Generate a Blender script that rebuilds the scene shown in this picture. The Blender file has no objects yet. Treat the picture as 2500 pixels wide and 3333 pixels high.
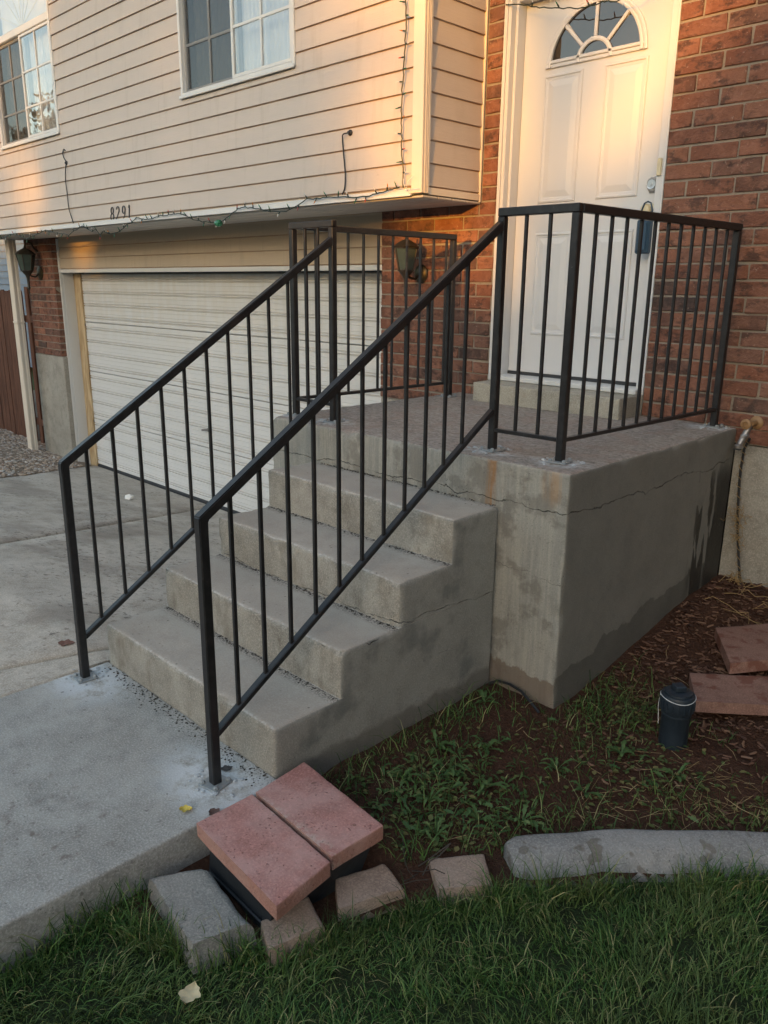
import bpy, bmesh, math, random
import numpy as np
from mathutils import Vector, Matrix, noise
random.seed(7); rng = np.random.default_rng(7)
SC = bpy.context.scene
COL = SC.collection
R_ = math.radians

# ------------------------------------------------------------------ camera, sky, sun, exposure
cam_d = bpy.data.cameras.new('camera'); cam = bpy.data.objects.new('camera', cam_d); COL.objects.link(cam)
cam_d.sensor_fit = 'VERTICAL'; cam_d.sensor_height = 36.0; cam_d.lens = 2588.631/3333*36
cam_d.clip_start = 0.05; cam_d.clip_end = 1500
_yaw, _pit, _rol = 0.7849, -0.2776, 0.0105
_r = Vector((math.cos(_yaw), math.sin(_yaw), 0)); _f0 = Vector((-math.sin(_yaw), math.cos(_yaw), 0)); _u0 = Vector((0, 0, 1))
_fw = math.cos(_pit)*_f0 + math.sin(_pit)*_u0; _up = -math.sin(_pit)*_f0 + math.cos(_pit)*_u0
_rt = math.cos(_rol)*_r + math.sin(_rol)*_up; _up2 = -math.sin(_rol)*_r + math.cos(_rol)*_up
_m = Matrix((_rt, _up2, -_fw)).transposed().to_4x4(); _m.translation = Vector((1.8529, -1.3629, 1.5626))
cam.matrix_world = _m
SC.camera = cam

SUN = Vector((0.28, -1.0, 0.10)).normalized()          # towards the sun, low over the street
world = bpy.data.worlds.new('World'); SC.world = world; world.use_nodes = True
wn = world.node_tree.nodes; wl = world.node_tree.links
bgn = wn['Background']
sky = wn.new('ShaderNodeTexSky'); sky.sky_type = 'NISHITA'; sky.sun_disc = False
sky.sun_elevation = math.asin(SUN.z); sky.sun_rotation = math.atan2(SUN.x, SUN.y)
sky.altitude = 1300; sky.air_density = 1.0; sky.dust_density = 3.0; sky.ozone_density = 0.3
wl.new(sky.outputs[0], bgn.inputs[0]); bgn.inputs[1].default_value = 0.15
sd = bpy.data.lights.new('sun', 'SUN'); sd.energy = 1.25; sd.angle = R_(1.0); sd.color = (1.0, 0.43, 0.05)
so = bpy.data.objects.new('sun', sd); COL.objects.link(so)
so.rotation_euler = (-SUN).to_track_quat('-Z', 'Y').to_euler()
vs = SC.view_settings
vs.view_transform = 'Standard'; vs.look = 'None'; vs.gamma = 1.0; vs.use_curve_mapping = False
vs.exposure = 2.38

# ------------------------------------------------------------------ helpers: objects
def tag(o, label=None, cat=None, group=None, kind=None):
    if label: o['label'] = label
    if cat: o['category'] = cat
    if group: o['group'] = group
    if kind: o['kind'] = kind
    return o

def thing(name, loc, label, cat, group=None):
    o = bpy.data.objects.new(name, None); COL.objects.link(o); o.location = loc
    o.empty_display_size = 0.1
    return tag(o, label, cat, group)

def woff(o):
    p = Vector((0, 0, 0))
    while o is not None:
        p = p + o.location; o = o.parent
    return p

def make_mesh(name, V, F, mats, smooth=False, midx=None):
    me = bpy.data.meshes.new(name)
    me.from_pydata([tuple(v) for v in V], [], F)
    for m in (mats if isinstance(mats, (list, tuple)) else [mats]): me.materials.append(m)
    if midx is not None: me.polygons.foreach_set('material_index', midx)
    if smooth: me.polygons.foreach_set('use_smooth', [True]*len(me.polygons))
    me.update()
    return me

def obj(name, V, F, mat, parent=None, smooth=False, kind=None, midx=None, loc=None):
    """one mesh object from world-space vertices"""
    V = np.asarray(V, float)
    if parent is not None: off = np.array(woff(parent))
    elif loc is not None: off = np.array(loc, float)
    else: off = np.array([(V[:, 0].min()+V[:, 0].max())/2, (V[:, 1].min()+V[:, 1].max())/2, V[:, 2].min()])
    o = bpy.data.objects.new(name, make_mesh(name, V-off, F, mat, smooth, midx)); COL.objects.link(o)
    if parent is not None: o.parent = parent
    else: o.location = off
    if kind: o['kind'] = kind
    return o

def inst(name, me, wloc, parent, rot=None, scale=None):
    o = bpy.data.objects.new(name, me); COL.objects.link(o); o.parent = parent
    o.location = Vector(wloc) - woff(parent)
    if rot is not None: o.rotation_euler = rot
    if scale is not None: o.scale = scale
    return o

def children(o): return [c for c in bpy.data.objects if c.parent == o]
def copy_tree(o, parent=None, kids=None):
    c = o.copy(); COL.objects.link(c)
    if parent is not None: c.parent = parent
    for ch in o.children: copy_tree(ch, c)
    return c

# ------------------------------------------------------------------ helpers: geometry
class MB:
    def __init__(s): s.V = []; s.F = []; s.M = []; s.m = 0
    def add(s, V, F):
        b = len(s.V); s.V += [tuple(v) for v in V]; s.F += [tuple(i+b for i in f) for f in F]; s.M += [s.m]*len(F); return s
    def box(s, x0, x1, y0, y1, z0, z1):
        return s.add([(x0, y0, z0), (x1, y0, z0), (x1, y1, z0), (x0, y1, z0), (x0, y0, z1), (x1, y0, z1), (x1, y1, z1), (x0, y1, z1)],
                     [(0, 3, 2, 1), (4, 5, 6, 7), (0, 1, 5, 4), (1, 2, 6, 5), (2, 3, 7, 6), (3, 0, 4, 7)])
    def bbox(s, x0, x1, y0, y1, z0, z1, b=.003):
        """chamfered box"""
        lo = (x0, y0, z0); hi = (x1, y1, z1); V = []; idx = {}
        for sx in (0, 1):
            for sy in (0, 1):
                for sz in (0, 1):
                    S = (sx, sy, sz)
                    for ax in range(3):
                        p = []
                        for a in range(3):
                            e = hi[a] if S[a] else lo[a]
                            p.append(e if a == ax else e + (-b if S[a] else b))
                        idx[(S, ax)] = len(V); V.append(tuple(p))
        F = []
        for ax in range(3):
            o1, o2 = (ax+1) % 3, (ax+2) % 3
            for sd_ in (0, 1):
                q = []
                for (a, c) in ((0, 0), (1, 0), (1, 1), (0, 1)):
                    S = [0, 0, 0]; S[ax] = sd_; S[o1] = a; S[o2] = c; q.append(idx[(tuple(S), ax)])
                F.append(tuple(q) if sd_ else tuple(q[::-1]))
        for ax in range(3):
            o1, o2 = (ax+1) % 3, (ax+2) % 3
            for a in (0, 1):
                for c in (0, 1):
                    S0 = [0, 0, 0]; S1 = [0, 0, 0]; S0[ax] = 0; S1[ax] = 1
                    for S in (S0, S1): S[o1] = a; S[o2] = c
                    q = (idx[(tuple(S0), o1)], idx[(tuple(S1), o1)], idx[(tuple(S1), o2)], idx[(tuple(S0), o2)])
                    F.append(q if (a == c) else q[::-1])
        for sx in (0, 1):
            for sy in (0, 1):
                for sz in (0, 1):
                    S = (sx, sy, sz); q = (idx[(S, 0)], idx[(S, 1)], idx[(S, 2)])
                    F.append(q if (sx+sy+sz) % 2 else q[::-1])
        return s.add(V, F)
    def bar(s, a, b, w, h, bev=.003, up=(0, 0, 1)):
        """chamfered bar of section w x h from a to b"""
        a = Vector(a); b = Vector(b); d = b-a; L = d.length; d.normalize()
        r = d.cross(Vector(up)); r = r.normalized() if r.length > 1e-6 else Vector((1, 0, 0)); u = r.cross(d)
        t = MB().bbox(-w/2, w/2, 0, L, -h/2, h/2, bev)
        return s.add([a + r*v[0] + d*v[1] + u*v[2] for v in t.V], t.F)
    def tube(s, pts, r, n=8, cap=True):
        P = [Vector(p) for p in pts]; N = len(P); rr = r if isinstance(r, (list, tuple)) else [r]*N
        V = []; F = []; pu = None
        for i in range(N):
            t = (P[min(i+1, N-1)]-P[max(i-1, 0)]).normalized()
            if pu is None: pu = t.orthogonal().normalized()
            else: pu = (pu - t*pu.dot(t)).normalized()
            w = t.cross(pu)
            for k in range(n):
                a = 2*math.pi*k/n; V.append(P[i] + (pu*math.cos(a) + w*math.sin(a))*rr[i])
        for i in range(N-1):
            for k in range(n): F.append((i*n+k, i*n+(k+1) % n, (i+1)*n+(k+1) % n, (i+1)*n+k))
        if cap: F.append(tuple(range(n))[::-1]); F.append(tuple((N-1)*n+k for k in range(n)))
        return s.add(V, F)
    def lathe(s, prof, c=(0, 0, 0), n=24, axis='z', cap=True):
        V = []; F = []; c = Vector(c)
        for (r, h) in prof:
            for k in range(n):
                a = 2*math.pi*k/n
                if axis == 'z': p = (r*math.cos(a), r*math.sin(a), h)
                elif axis == 'y': p = (r*math.cos(a), -h, r*math.sin(a))
                else: p = (h, r*math.cos(a), r*math.sin(a))
                V.append(c+Vector(p))
        N = len(prof)
        for i in range(N-1):
            for k in range(n): F.append((i*n+k, i*n+(k+1) % n, (i+1)*n+(k+1) % n, (i+1)*n+k))
        if cap: F.append(tuple(range(n))[::-1]); F.append(tuple((N-1)*n+k for k in range(n)))
        return s.add(V, F)
    def extrude_x(s, prof, x0, x1):
        """closed (y,z) profile swept along X"""
        n = len(prof); V = [(x0, y, z) for y, z in prof] + [(x1, y, z) for y, z in prof]
        F = [(i, (i+1) % n, n+(i+1) % n, n+i) for i in range(n)] + [tuple(range(n))[::-1], tuple(range(n, 2*n))]
        return s.add(V, F)
    def extrude_y(s, prof, y0, y1):
        n = len(prof); V = [(x, y0, z) for x, z in prof] + [(x, y1, z) for x, z in prof]
        F = [(i, (i+1) % n, n+(i+1) % n, n+i) for i in range(n)] + [tuple(range(n))[::-1], tuple(range(n, 2*n))]
        return s.add(V, F)
    def prism(s, poly, z0, z1):
        n = len(poly); V = [(x, y, z0) for x, y in poly] + [(x, y, z1) for x, y in poly]
        F = [(i, (i+1) % n, n+(i+1) % n, n+i) for i in range(n)] + [tuple(range(n))[::-1], tuple(range(n, 2*n))]
        return s.add(V, F)
    def obj(s, name, mat, parent=None, smooth=False, kind=None, loc=None):
        o = obj(name, s.V, s.F, mat, parent, False, kind, s.M, loc)
        if smooth: shade(o)
        return o

def shade(o, ang=40):
    """smooth faces with sharp edges past an angle"""
    me = o.data
    me.polygons.foreach_set('use_smooth', [True]*len(me.polygons))
    bm = bmesh.new(); bm.from_mesh(me)
    lim = R_(ang)
    for e in bm.edges:
        if len(e.link_faces) == 2 and e.calc_face_angle(0) > lim: e.smooth = False
    bm.to_mesh(me); bm.free(); me.update()
    return o

def clean(V, F):
    bm = bmesh.new(); vs_ = [bm.verts.new(v) for v in V]
    for f in F:
        try: bm.faces.new([vs_[i] for i in f])
        except ValueError: pass
    bmesh.ops.remove_doubles(bm, verts=bm.verts, dist=1e-5)
    bmesh.ops.recalc_face_normals(bm, faces=bm.faces)
    bm.verts.index_update()
    V2 = [v.co.copy() for v in bm.verts]; F2 = [tuple(v.index for v in f.verts) for f in bm.faces]
    bm.free(); return V2, F2

def n3(p, f, seed=0.0):
    return noise.noise(Vector((p[0]*f+seed, p[1]*f+seed*1.7, p[2]*f-seed)))

def rough_block(x0, x1, y0, y1, z0, z1, res=.03, r=.012, rfun=None, amp=.0015, chip=.006, open_sides=(), sides='xXyYzZ', warp=None, seed=0.):
    """a cast block: finely divided box with worn, chipped, rounded edges; sides listed in open_sides stay square"""
    lo = np.array([x0, y0, z0]); hi = np.array([x1, y1, z1])
    def ax(a, b):
        n = max(1, int(round((b-a)/res))); t = list(np.linspace(a, b, n+1))
        ex = [a+r*.35, a+r*1.0, b-r*1.0, b-r*.35]
        return sorted(set([round(v, 5) for v in t+[e for e in ex if a < e < b]]))
    X, Y, Z = ax(x0, x1), ax(y0, y1), ax(z0, z1)
    V = []; F = []
    def face(fix, val, A, B, mk):
        b = len(V)
        for u in A:
            for w in B: V.append(mk(val, u, w))
        nb = len(B)
        for i in range(len(A)-1):
            for j in range(nb-1): F.append((b+i*nb+j, b+(i+1)*nb+j, b+(i+1)*nb+j+1, b+i*nb+j+1))
    if 'x' in sides: face(0, x0, Y, Z, lambda v, u, w: (v, u, w))
    if 'X' in sides: face(0, x1, Y, Z, lambda v, u, w: (v, u, w))
    if 'y' in sides: face(1, y0, X, Z, lambda v, u, w: (u, v, w))
    if 'Y' in sides: face(1, y1, X, Z, lambda v, u, w: (u, v, w))
    if 'z' in sides: face(2, z0, X, Y, lambda v, u, w: (u, w, v))
    if 'Z' in sides: face(2, z1, X, Y, lambda v, u, w: (u, w, v))
    V, F = clean(V, F)
    out = []
    for p in V:
        p = np.array(p)
        rr = r*(0.75+0.5*abs(n3(p, 9, seed))) + chip*max(0, n3(p, 14, seed+5)-0.12)*2.2
        if rfun: rr *= rfun(p)
        a = lo.copy(); c = hi.copy()
        for k, nm in enumerate('xyz'):
            if nm not in open_sides: a[k] += rr
            if nm.upper() not in open_sides: c[k] -= rr
        a = np.minimum(a, (a+c)/2); c = np.maximum(c, (a+c)/2)
        q = np.clip(p, a, c); d = p-q; L = np.linalg.norm(d)
        if L > 1e-9: p = q + d/L*min(rr, L)
        if amp:
            p = p + np.array([n3(p, 6, 3.1+seed), n3(p, 6, 8.7+seed), n3(p, 6, 13.3+seed)])*amp + np.array([n3(p, 23, 1.1), n3(p, 23, 2.7), n3(p, 23, 5.3)])*amp*.5
        if warp: p = warp(p)
        out.append(p)
    return out, F

# ------------------------------------------------------------------ helpers: materials
class NT:
    def __init__(s, name):
        s.m = bpy.data.materials.new(name); s.m.use_nodes = True; s.t = s.m.node_tree
        s.b = s.t.nodes['Principled BSDF']; s.out = s.t.nodes['Material Output']
    def n(s, typ, **kw):
        x = s.t.nodes.new('ShaderNode'+typ)
        for k, v in kw.items(): setattr(x, k, v)
        return x
    def set(s, sock, v):
        if isinstance(v, bpy.types.NodeSocket): s.t.links.new(v, sock)
        elif isinstance(v, (tuple, list)) and len(v) == 3 and sock.type == 'RGBA': sock.default_value = (*v, 1)
        else: sock.default_value = v
    def pos(s): return s.n('NewGeometry').outputs['Position']
    def objc(s): return s.n('TexCoord').outputs['Object']
    def mapv(s, v, scale=(1, 1, 1), loc=(0, 0, 0)):
        x = s.n('Mapping'); s.set(x.inputs['Vector'], v); x.inputs['Scale'].default_value = scale; x.inputs['Location'].default_value = loc
        return x.outputs[0]
    def noise(s, v, scale, detail=4, rough=.55, dist=0):
        x = s.n('TexNoise'); s.set(x.inputs['Vector'], v); x.inputs['Scale'].default_value = scale
        x.inputs['Detail'].default_value = detail; x.inputs['Roughness'].default_value = rough; x.inputs['Distortion'].default_value = dist
        return x.outputs['Fac']
    def voro(s, v, scale, feature='F1'):
        x = s.n('TexVoronoi'); x.feature = feature; s.set(x.inputs['Vector'], v); x.inputs['Scale'].default_value = scale
        return x
    def math(s, op, a, b=0.0, c=None, clamp=False):
        x = s.n('Math', operation=op, use_clamp=clamp); s.set(x.inputs[0], a); s.set(x.inputs[1], b)
        if c is not None: s.set(x.inputs[2], c)
        return x.outputs[0]
    def rng(s, v, a, b, c=0., d=1., smooth=True):
        x = s.n('MapRange', interpolation_type='SMOOTHSTEP' if smooth else 'LINEAR'); s.set(x.inputs[0], v)
        for i, k in enumerate((a, b, c, d)): x.inputs[i+1].default_value = k
        return x.outputs[0]
    def mix(s, f, a, b, mode='MIX'):
        x = s.n('Mix', data_type='RGBA', blend_type=mode); s.set(x.inputs[0], f); s.set(x.inputs[6], a); s.set(x.inputs[7], b)
        return x.outputs[2]
    def ramp(s, f, stops):
        x = s.n('ValToRGB'); s.set(x.inputs[0], f); e = x.color_ramp.elements
        while len(e) < len(stops): e.new(.5)
        for i, (p, c) in enumerate(stops): e[i].position = p; e[i].color = (*c, 1)
        return x.outputs[0]
    def xyz(s, v):
        x = s.n('SeparateXYZ'); s.set(x.inputs[0], v); return x.outputs
    def comb(s, x_, y_, z_):
        x = s.n('CombineXYZ')
        for i, v in enumerate((x_, y_, z_)): s.set(x.inputs[i], v)
        return x.outputs[0]
    def bump(s, h, dist, strength=1., normal=None):
        x = s.n('Bump'); s.set(x.inputs['Height'], h); x.inputs['Distance'].default_value = dist; x.inputs['Strength'].default_value = strength
        if normal is not None: s.set(x.inputs['Normal'], normal)
        return x.outputs[0]
    def spot(s, v, c, rx, ry=None, rz=None):
        """1 at c falling to 0 at the given radii"""
        ry = ry or rx; rz = rz or rx
        x = s.n('Mapping'); x.vector_type = 'POINT'; s.set(x.inputs[0], v)
        x.inputs['Location'].default_value = (-c[0]/rx, -c[1]/ry, -c[2]/rz); x.inputs['Scale'].default_value = (1/rx, 1/ry, 1/rz)
        L = s.n('VectorMath', operation='LENGTH'); s.t.links.new(x.outputs[0], L.inputs[0])
        return s.rng(L.outputs['Value'], 0.25, 1.0, 1., 0.)
    def rnd(s): return s.n('ObjectInfo').outputs['Random']
    def isl(s): return s.n('NewGeometry').outputs['Random Per Island']
    def fin(s, col=None, rough=None, normal=None, spec=None, metal=None):
        if col is not None: s.set(s.b.inputs['Base Color'], col)
        if rough is not None: s.set(s.b.inputs['Roughness'], rough)
        if normal is not None: s.set(s.b.inputs['Normal'], normal)
        if spec is not None: s.set(s.b.inputs['Specular IOR Level'], spec)
        if metal is not None: s.set(s.b.inputs['Metallic'], metal)
        return s.m

def simple(name, c, rough=.5, var=.12, scale=30, bump=.0, spec=.5, metal=0.):
    g = NT(name); p = g.objc(); f = g.noise(p, scale, 5)
    lo = tuple(x*(1-var) for x in c); hi = tuple(min(1, x*(1+var)) for x in c)
    col = g.mix(f, lo, hi)
    nm = g.bump(g.noise(p, scale*4, 4), bump) if bump else None
    return g.fin(col, rough, nm, spec, metal)

def concrete(name, c1, c2, grain=1., extra=None, top_dark=0., bumpd=.0028):
    g = NT(name); p = g.pos()
    f = g.rng(g.noise(p, 2.2, 6, .62), .3, .7)
    col = g.mix(f, c1, c2)
    f2 = g.noise(p, 11, 6, .65)
    col = g.mix(g.rng(f2, .42, .72, 0, .55), col, tuple(x*.62 for x in c1))
    f3 = g.noise(p, 160*grain, 3, .6)
    col = g.mix(g.rng(f3, .42, .70, 0., .42), col, tuple(min(1, x*1.6) for x in c2))
    f4 = g.noise(g.mapv(p, loc=(5, 3, 8)), 210*grain, 2, .6)
    col = g.mix(g.rng(f4, .60, .70, 0., .36), col, tuple(x*.35 for x in c1))
    vo = g.voro(p, 95*grain).outputs['Distance']
    pit = g.rng(vo, .05, .2, 1, 0)
    msk = g.rng(g.noise(p, 17, 3), .47, .60)
    pitm = g.math('MULTIPLY', pit, msk)
    col = g.mix(g.math('MULTIPLY', pitm, .75), col, tuple(x*.3 for x in c1))
    h = g.math('ADD', g.math('MULTIPLY', f3, .5), g.math('MULTIPLY', f2, 1.1))
    h = g.math('SUBTRACT', h, g.math('MULTIPLY', pitm, 1.2))
    rough = g.rng(f2, .2, .8, .8, .96)
    if extra: col, rough, h = extra(g, p, col, rough, h)
    return g.fin(col, rough, g.bump(h, bumpd), .3)

def crack(g, p, col, h, axis, z0, amp=.03, f=5, w=.0022, seed=0., dark=(.05, .045, .04)):
    """thin wandering crack line where coordinate `axis` is near z0"""
    c = g.xyz(p)[axis]
    nz = g.noise(g.mapv(p, loc=(seed, seed, seed)), f, 5, .6)
    d = g.math('ABSOLUTE', g.math('SUBTRACT', g.math('SUBTRACT', c, z0), g.math('MULTIPLY', g.math('SUBTRACT', nz, .5), amp*4)))
    wv = g.math('MULTIPLY', g.rng(g.noise(p, 13, 2), .35, .6), w)
    m = g.math('SUBTRACT', 1., g.math('DIVIDE', d, g.math('ADD', wv, .0004)), clamp=True)
    m = g.math('MULTIPLY', m, g.rng(g.math('ABSOLUTE', g.xyz(g.n('NewGeometry').outputs['Normal'])[2]), .3, .6, 1, 0))
    return g.mix(g.math('MULTIPLY', m, .85), col, dark), g.math('SUBTRACT', h, g.math('MULTIPLY', m, 2.))

# --- concrete variants
CA, CB = (.245, .222, .188), (.37, .342, .298)
def ex_walk(g, p, col, rough, h):
    for c in ((-.12, -.155, 0), (-1.10, -.14, 0)):
        m = g.math('MULTIPLY', g.spot(p, c, .36, .21, .1), g.rng(g.noise(p, 11, 8, .74), .38, .56))
        col = g.mix(g.math('MULTIPLY', m, .66), col, (.66, .69, .72))
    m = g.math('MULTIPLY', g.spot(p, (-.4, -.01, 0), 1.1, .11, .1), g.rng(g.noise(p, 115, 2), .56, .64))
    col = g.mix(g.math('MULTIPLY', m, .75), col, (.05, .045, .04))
    m = g.math('MULTIPLY', g.spot(p, (-.25, -.62, 0), .3, .25, .1), g.rng(g.noise(p, 16, 5), .55, .68))
    col = g.mix(g.math('MULTIPLY', m, .6), col, (.11, .07, .055))
    m = g.math('MULTIPLY', g.spot(p, (-.55, -.75, 0), .55, .45, .1), g.rng(g.noise(p, 26, 4), .60, .68))
    col = g.mix(g.math('MULTIPLY', m, .5), col, (.12, .085, .07))
    m = g.rng(g.noise(p, 38, 2), .66, .74)
    col = g.mix(g.math('MULTIPLY', m, .5), col, (.08, .065, .055))
    return col, rough, h
def ex_step(g, p, col, rough, h):
    x, y, z = g.xyz(p)
    nz = g.n('NewGeometry').outputs['Normal']; up = g.rng(g.xyz(nz)[2], .5, .9)
    # browner treads, paler nosings and gritty dirt in the back corners
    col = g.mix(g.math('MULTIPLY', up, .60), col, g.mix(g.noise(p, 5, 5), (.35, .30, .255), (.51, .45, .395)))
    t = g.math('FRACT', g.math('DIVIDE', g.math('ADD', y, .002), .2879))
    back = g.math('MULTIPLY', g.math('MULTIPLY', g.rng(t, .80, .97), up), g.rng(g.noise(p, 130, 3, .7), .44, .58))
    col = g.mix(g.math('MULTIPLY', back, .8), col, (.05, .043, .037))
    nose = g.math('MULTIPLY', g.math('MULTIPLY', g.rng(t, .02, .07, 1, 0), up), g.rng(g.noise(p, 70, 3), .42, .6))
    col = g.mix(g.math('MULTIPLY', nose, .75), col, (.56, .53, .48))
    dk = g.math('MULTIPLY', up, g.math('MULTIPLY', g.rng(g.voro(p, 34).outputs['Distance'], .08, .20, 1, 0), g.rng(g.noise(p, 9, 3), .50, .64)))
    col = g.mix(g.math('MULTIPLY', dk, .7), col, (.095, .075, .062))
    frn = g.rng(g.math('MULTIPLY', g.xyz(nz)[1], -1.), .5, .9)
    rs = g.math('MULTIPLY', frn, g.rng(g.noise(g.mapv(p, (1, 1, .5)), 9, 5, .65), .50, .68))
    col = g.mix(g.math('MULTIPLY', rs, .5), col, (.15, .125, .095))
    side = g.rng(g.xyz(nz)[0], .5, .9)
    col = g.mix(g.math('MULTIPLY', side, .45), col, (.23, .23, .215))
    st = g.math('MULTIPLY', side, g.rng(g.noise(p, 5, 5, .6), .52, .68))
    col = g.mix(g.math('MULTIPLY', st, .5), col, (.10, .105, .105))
    col, h = crack(g, p, col, h, 2, .36, .035, 4, .0022, 3.)
    low = g.math('MULTIPLY', side, g.rng(g.math('ADD', z, g.math('MULTIPLY', g.noise(p, 6, 4), -.10)), -.06, -.03, 1, 0))
    col = g.mix(g.math('MULTIPLY', low, .6), col, (.10, .085, .07))
    return col, rough, h
def ex_land(g, p, col, rough, h):
    x, y, z = g.xyz(p)
    nz = g.n('NewGeometry').outputs['Normal']; nx, ny, nzz = g.xyz(nz)
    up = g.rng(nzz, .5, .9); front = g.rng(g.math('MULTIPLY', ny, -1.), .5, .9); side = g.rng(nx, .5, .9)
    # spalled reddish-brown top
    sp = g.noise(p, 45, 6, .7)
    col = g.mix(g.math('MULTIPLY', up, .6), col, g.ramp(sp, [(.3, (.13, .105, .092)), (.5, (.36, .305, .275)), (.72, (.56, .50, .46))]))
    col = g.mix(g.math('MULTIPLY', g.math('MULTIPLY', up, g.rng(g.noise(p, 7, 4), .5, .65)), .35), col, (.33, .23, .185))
    ag = g.voro(p, 62).outputs['Distance']; agn = g.noise(p, 14, 3)
    am = g.math('MULTIPLY', up, g.math('MULTIPLY', g.rng(ag, .10, .26, 1, 0), g.rng(agn, .40, .55)))
    col = g.mix(g.math('MULTIPLY', am, .55), col, (.58, .54, .48))
    dm = g.math('MULTIPLY', up, g.math('MULTIPLY', g.rng(g.voro(g.mapv(p, loc=(3, 1, 0)), 38).outputs['Distance'], .10, .24, 1, 0), g.rng(agn, .56, .44)))
    col = g.mix(g.math('MULTIPLY', dm, .7), col, (.085, .065, .055))
    for c in ((.165, 1.31, .9), (-.16, 1.29, .9), (.21, 2.58, .9), (-1.16, 1.28, .9), (-1.46, 1.28, .9)):
        m = g.math('MULTIPLY', g.spot(p, c, .17, .12, .05), g.rng(g.noise(p, 20, 5, .7), .38, .58))
        col = g.mix(g.math('MULTIPLY', m, .75), col, (.66, .68, .70))
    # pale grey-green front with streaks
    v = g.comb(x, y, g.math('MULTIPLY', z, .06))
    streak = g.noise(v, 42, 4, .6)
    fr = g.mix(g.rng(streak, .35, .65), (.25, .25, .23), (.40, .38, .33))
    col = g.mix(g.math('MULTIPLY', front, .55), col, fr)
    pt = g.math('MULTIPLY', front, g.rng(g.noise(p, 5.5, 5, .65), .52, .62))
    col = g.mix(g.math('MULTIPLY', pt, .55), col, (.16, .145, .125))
    # rust run under the post plate, fainter one at the corner
    m = g.math('MULTIPLY', front, g.math('MULTIPLY', g.math('MULTIPLY', g.rng(g.math('ABSOLUTE', g.math('ADD', x, .05)), .012, .035, 1, 0), g.rng(z, .60, .70)), g.rng(streak, .25, .55)))
    col = g.mix(g.math('MULTIPLY', m, .8), col, (.30, .135, .035))
    m = g.math('MULTIPLY', front, g.math('MULTIPLY', g.spot(p, (.24, 1.15, .84), .07, .1, .11), g.rng(streak, .35, .6)))
    col = g.mix(g.math('MULTIPLY', m, .55), col, (.36, .20, .09))
    # shade of the turned-away right side painted into its colour
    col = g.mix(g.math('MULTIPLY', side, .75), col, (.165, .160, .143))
    # water splashes by the tap
    w = g.noise(g.comb(x, g.math('MULTIPLY', y, 17.), g.math('MULTIPLY', z, 4.)), 1., 3, .5)
    edge = g.rng(y, 2.22, 2.63, -.16, .20, False)
    prof = g.math('MULTIPLY', g.rng(z, .62, .80, 1, 0), g.rng(g.math('ADD', y, g.math('MULTIPLY', g.math('SUBTRACT', .45, z), .0)), 2.24, 2.34))
    thin = g.rng(z, .25, .70, .05, -.06, False)
    m = g.math('MULTIPLY', g.math('MULTIPLY', prof, side), g.rng(g.math('ADD', w, g.math('ADD', edge, thin)), .485, .51))
    col = g.mix(g.math('MULTIPLY', m, .92), col, (.022, .021, .019))
    rough = g.mix(m, rough, (.45, .45, .45))
    # damp band at the foot
    lw = g.math('ADD', z, g.math('MULTIPLY', g.noise(p, 4.5, 5, .6), -.22))
    base = g.math('SUBTRACT', lw, g.math('MULTIPLY', g.math('SUBTRACT', y, 1.15), .10))
    m = g.math('MULTIPLY', side, g.rng(base, -.035, -.025, 1, 0))
    col = g.mix(g.math('MULTIPLY', m, .5), col, (.050, .047, .042))
    m = g.math('MULTIPLY', front, g.rng(lw, -.080, -.072, 1, 0))
    col = g.mix(g.math('MULTIPLY', m, .75), col, (.155, .112, .082))
    col, h = crack(g, p, col, h, 2, .735, .03, 5, .0024, 1.)
    c2, h2 = crack(g, p, col, h, 2, .475, .04, 5, .0016, 9.)
    col = g.mix(front, col, c2)
    h = g.math('ADD', h, g.math('MULTIPLY', up, g.math('MULTIPLY', sp, 4.)))
    return col, rough, h
def ex_drive(g, p, col, rough, h):
    m = g.rng(g.noise(p, 1.3, 5, .6), .5, .66)
    col = g.mix(g.math('MULTIPLY', m, .45), col, (.15, .12, .095))
    m = g.math('MULTIPLY', g.rng(g.noise(p, 2.3, 3), .45, .6), g.rng(g.noise(p, 30, 4), .56, .66))
    col = g.mix(g.math('MULTIPLY', m, .65), col, (.085, .066, .055))
    return col, rough, h
M = {}
M['walk'] = concrete('walk_concrete', (.27, .255, .232), (.385, .37, .345), extra=ex_walk)
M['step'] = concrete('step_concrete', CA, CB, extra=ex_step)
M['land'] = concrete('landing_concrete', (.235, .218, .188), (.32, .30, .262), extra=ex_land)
M['doorstep'] = concrete('door_step_concrete', (.30, .275, .225), (.38, .355, .30))
M['drive'] = concrete('drive_concrete', (.38, .33, .275), (.50, .45, .39), extra=ex_drive)
M['found'] = concrete('foundation_concrete', (.25, .23, .195), (.34, .32, .28))
M['curb'] = concrete('curb_concrete', (.185, .178, .17), (.27, .26, .25), extra=lambda g, p, col, r, h: (g.mix(g.math('MULTIPLY', g.rng(g.noise(p, 13, 2), .60, .635), .6), col, (.105, .085, .065)), r, h))
M['graystone'] = concrete('grey_stone', (.19, .183, .172), (.30, .28, .25))
M['tanstone'] = concrete('tan_stone', (.26, .185, .145), (.36, .27, .215), bumpd=.003)
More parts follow.
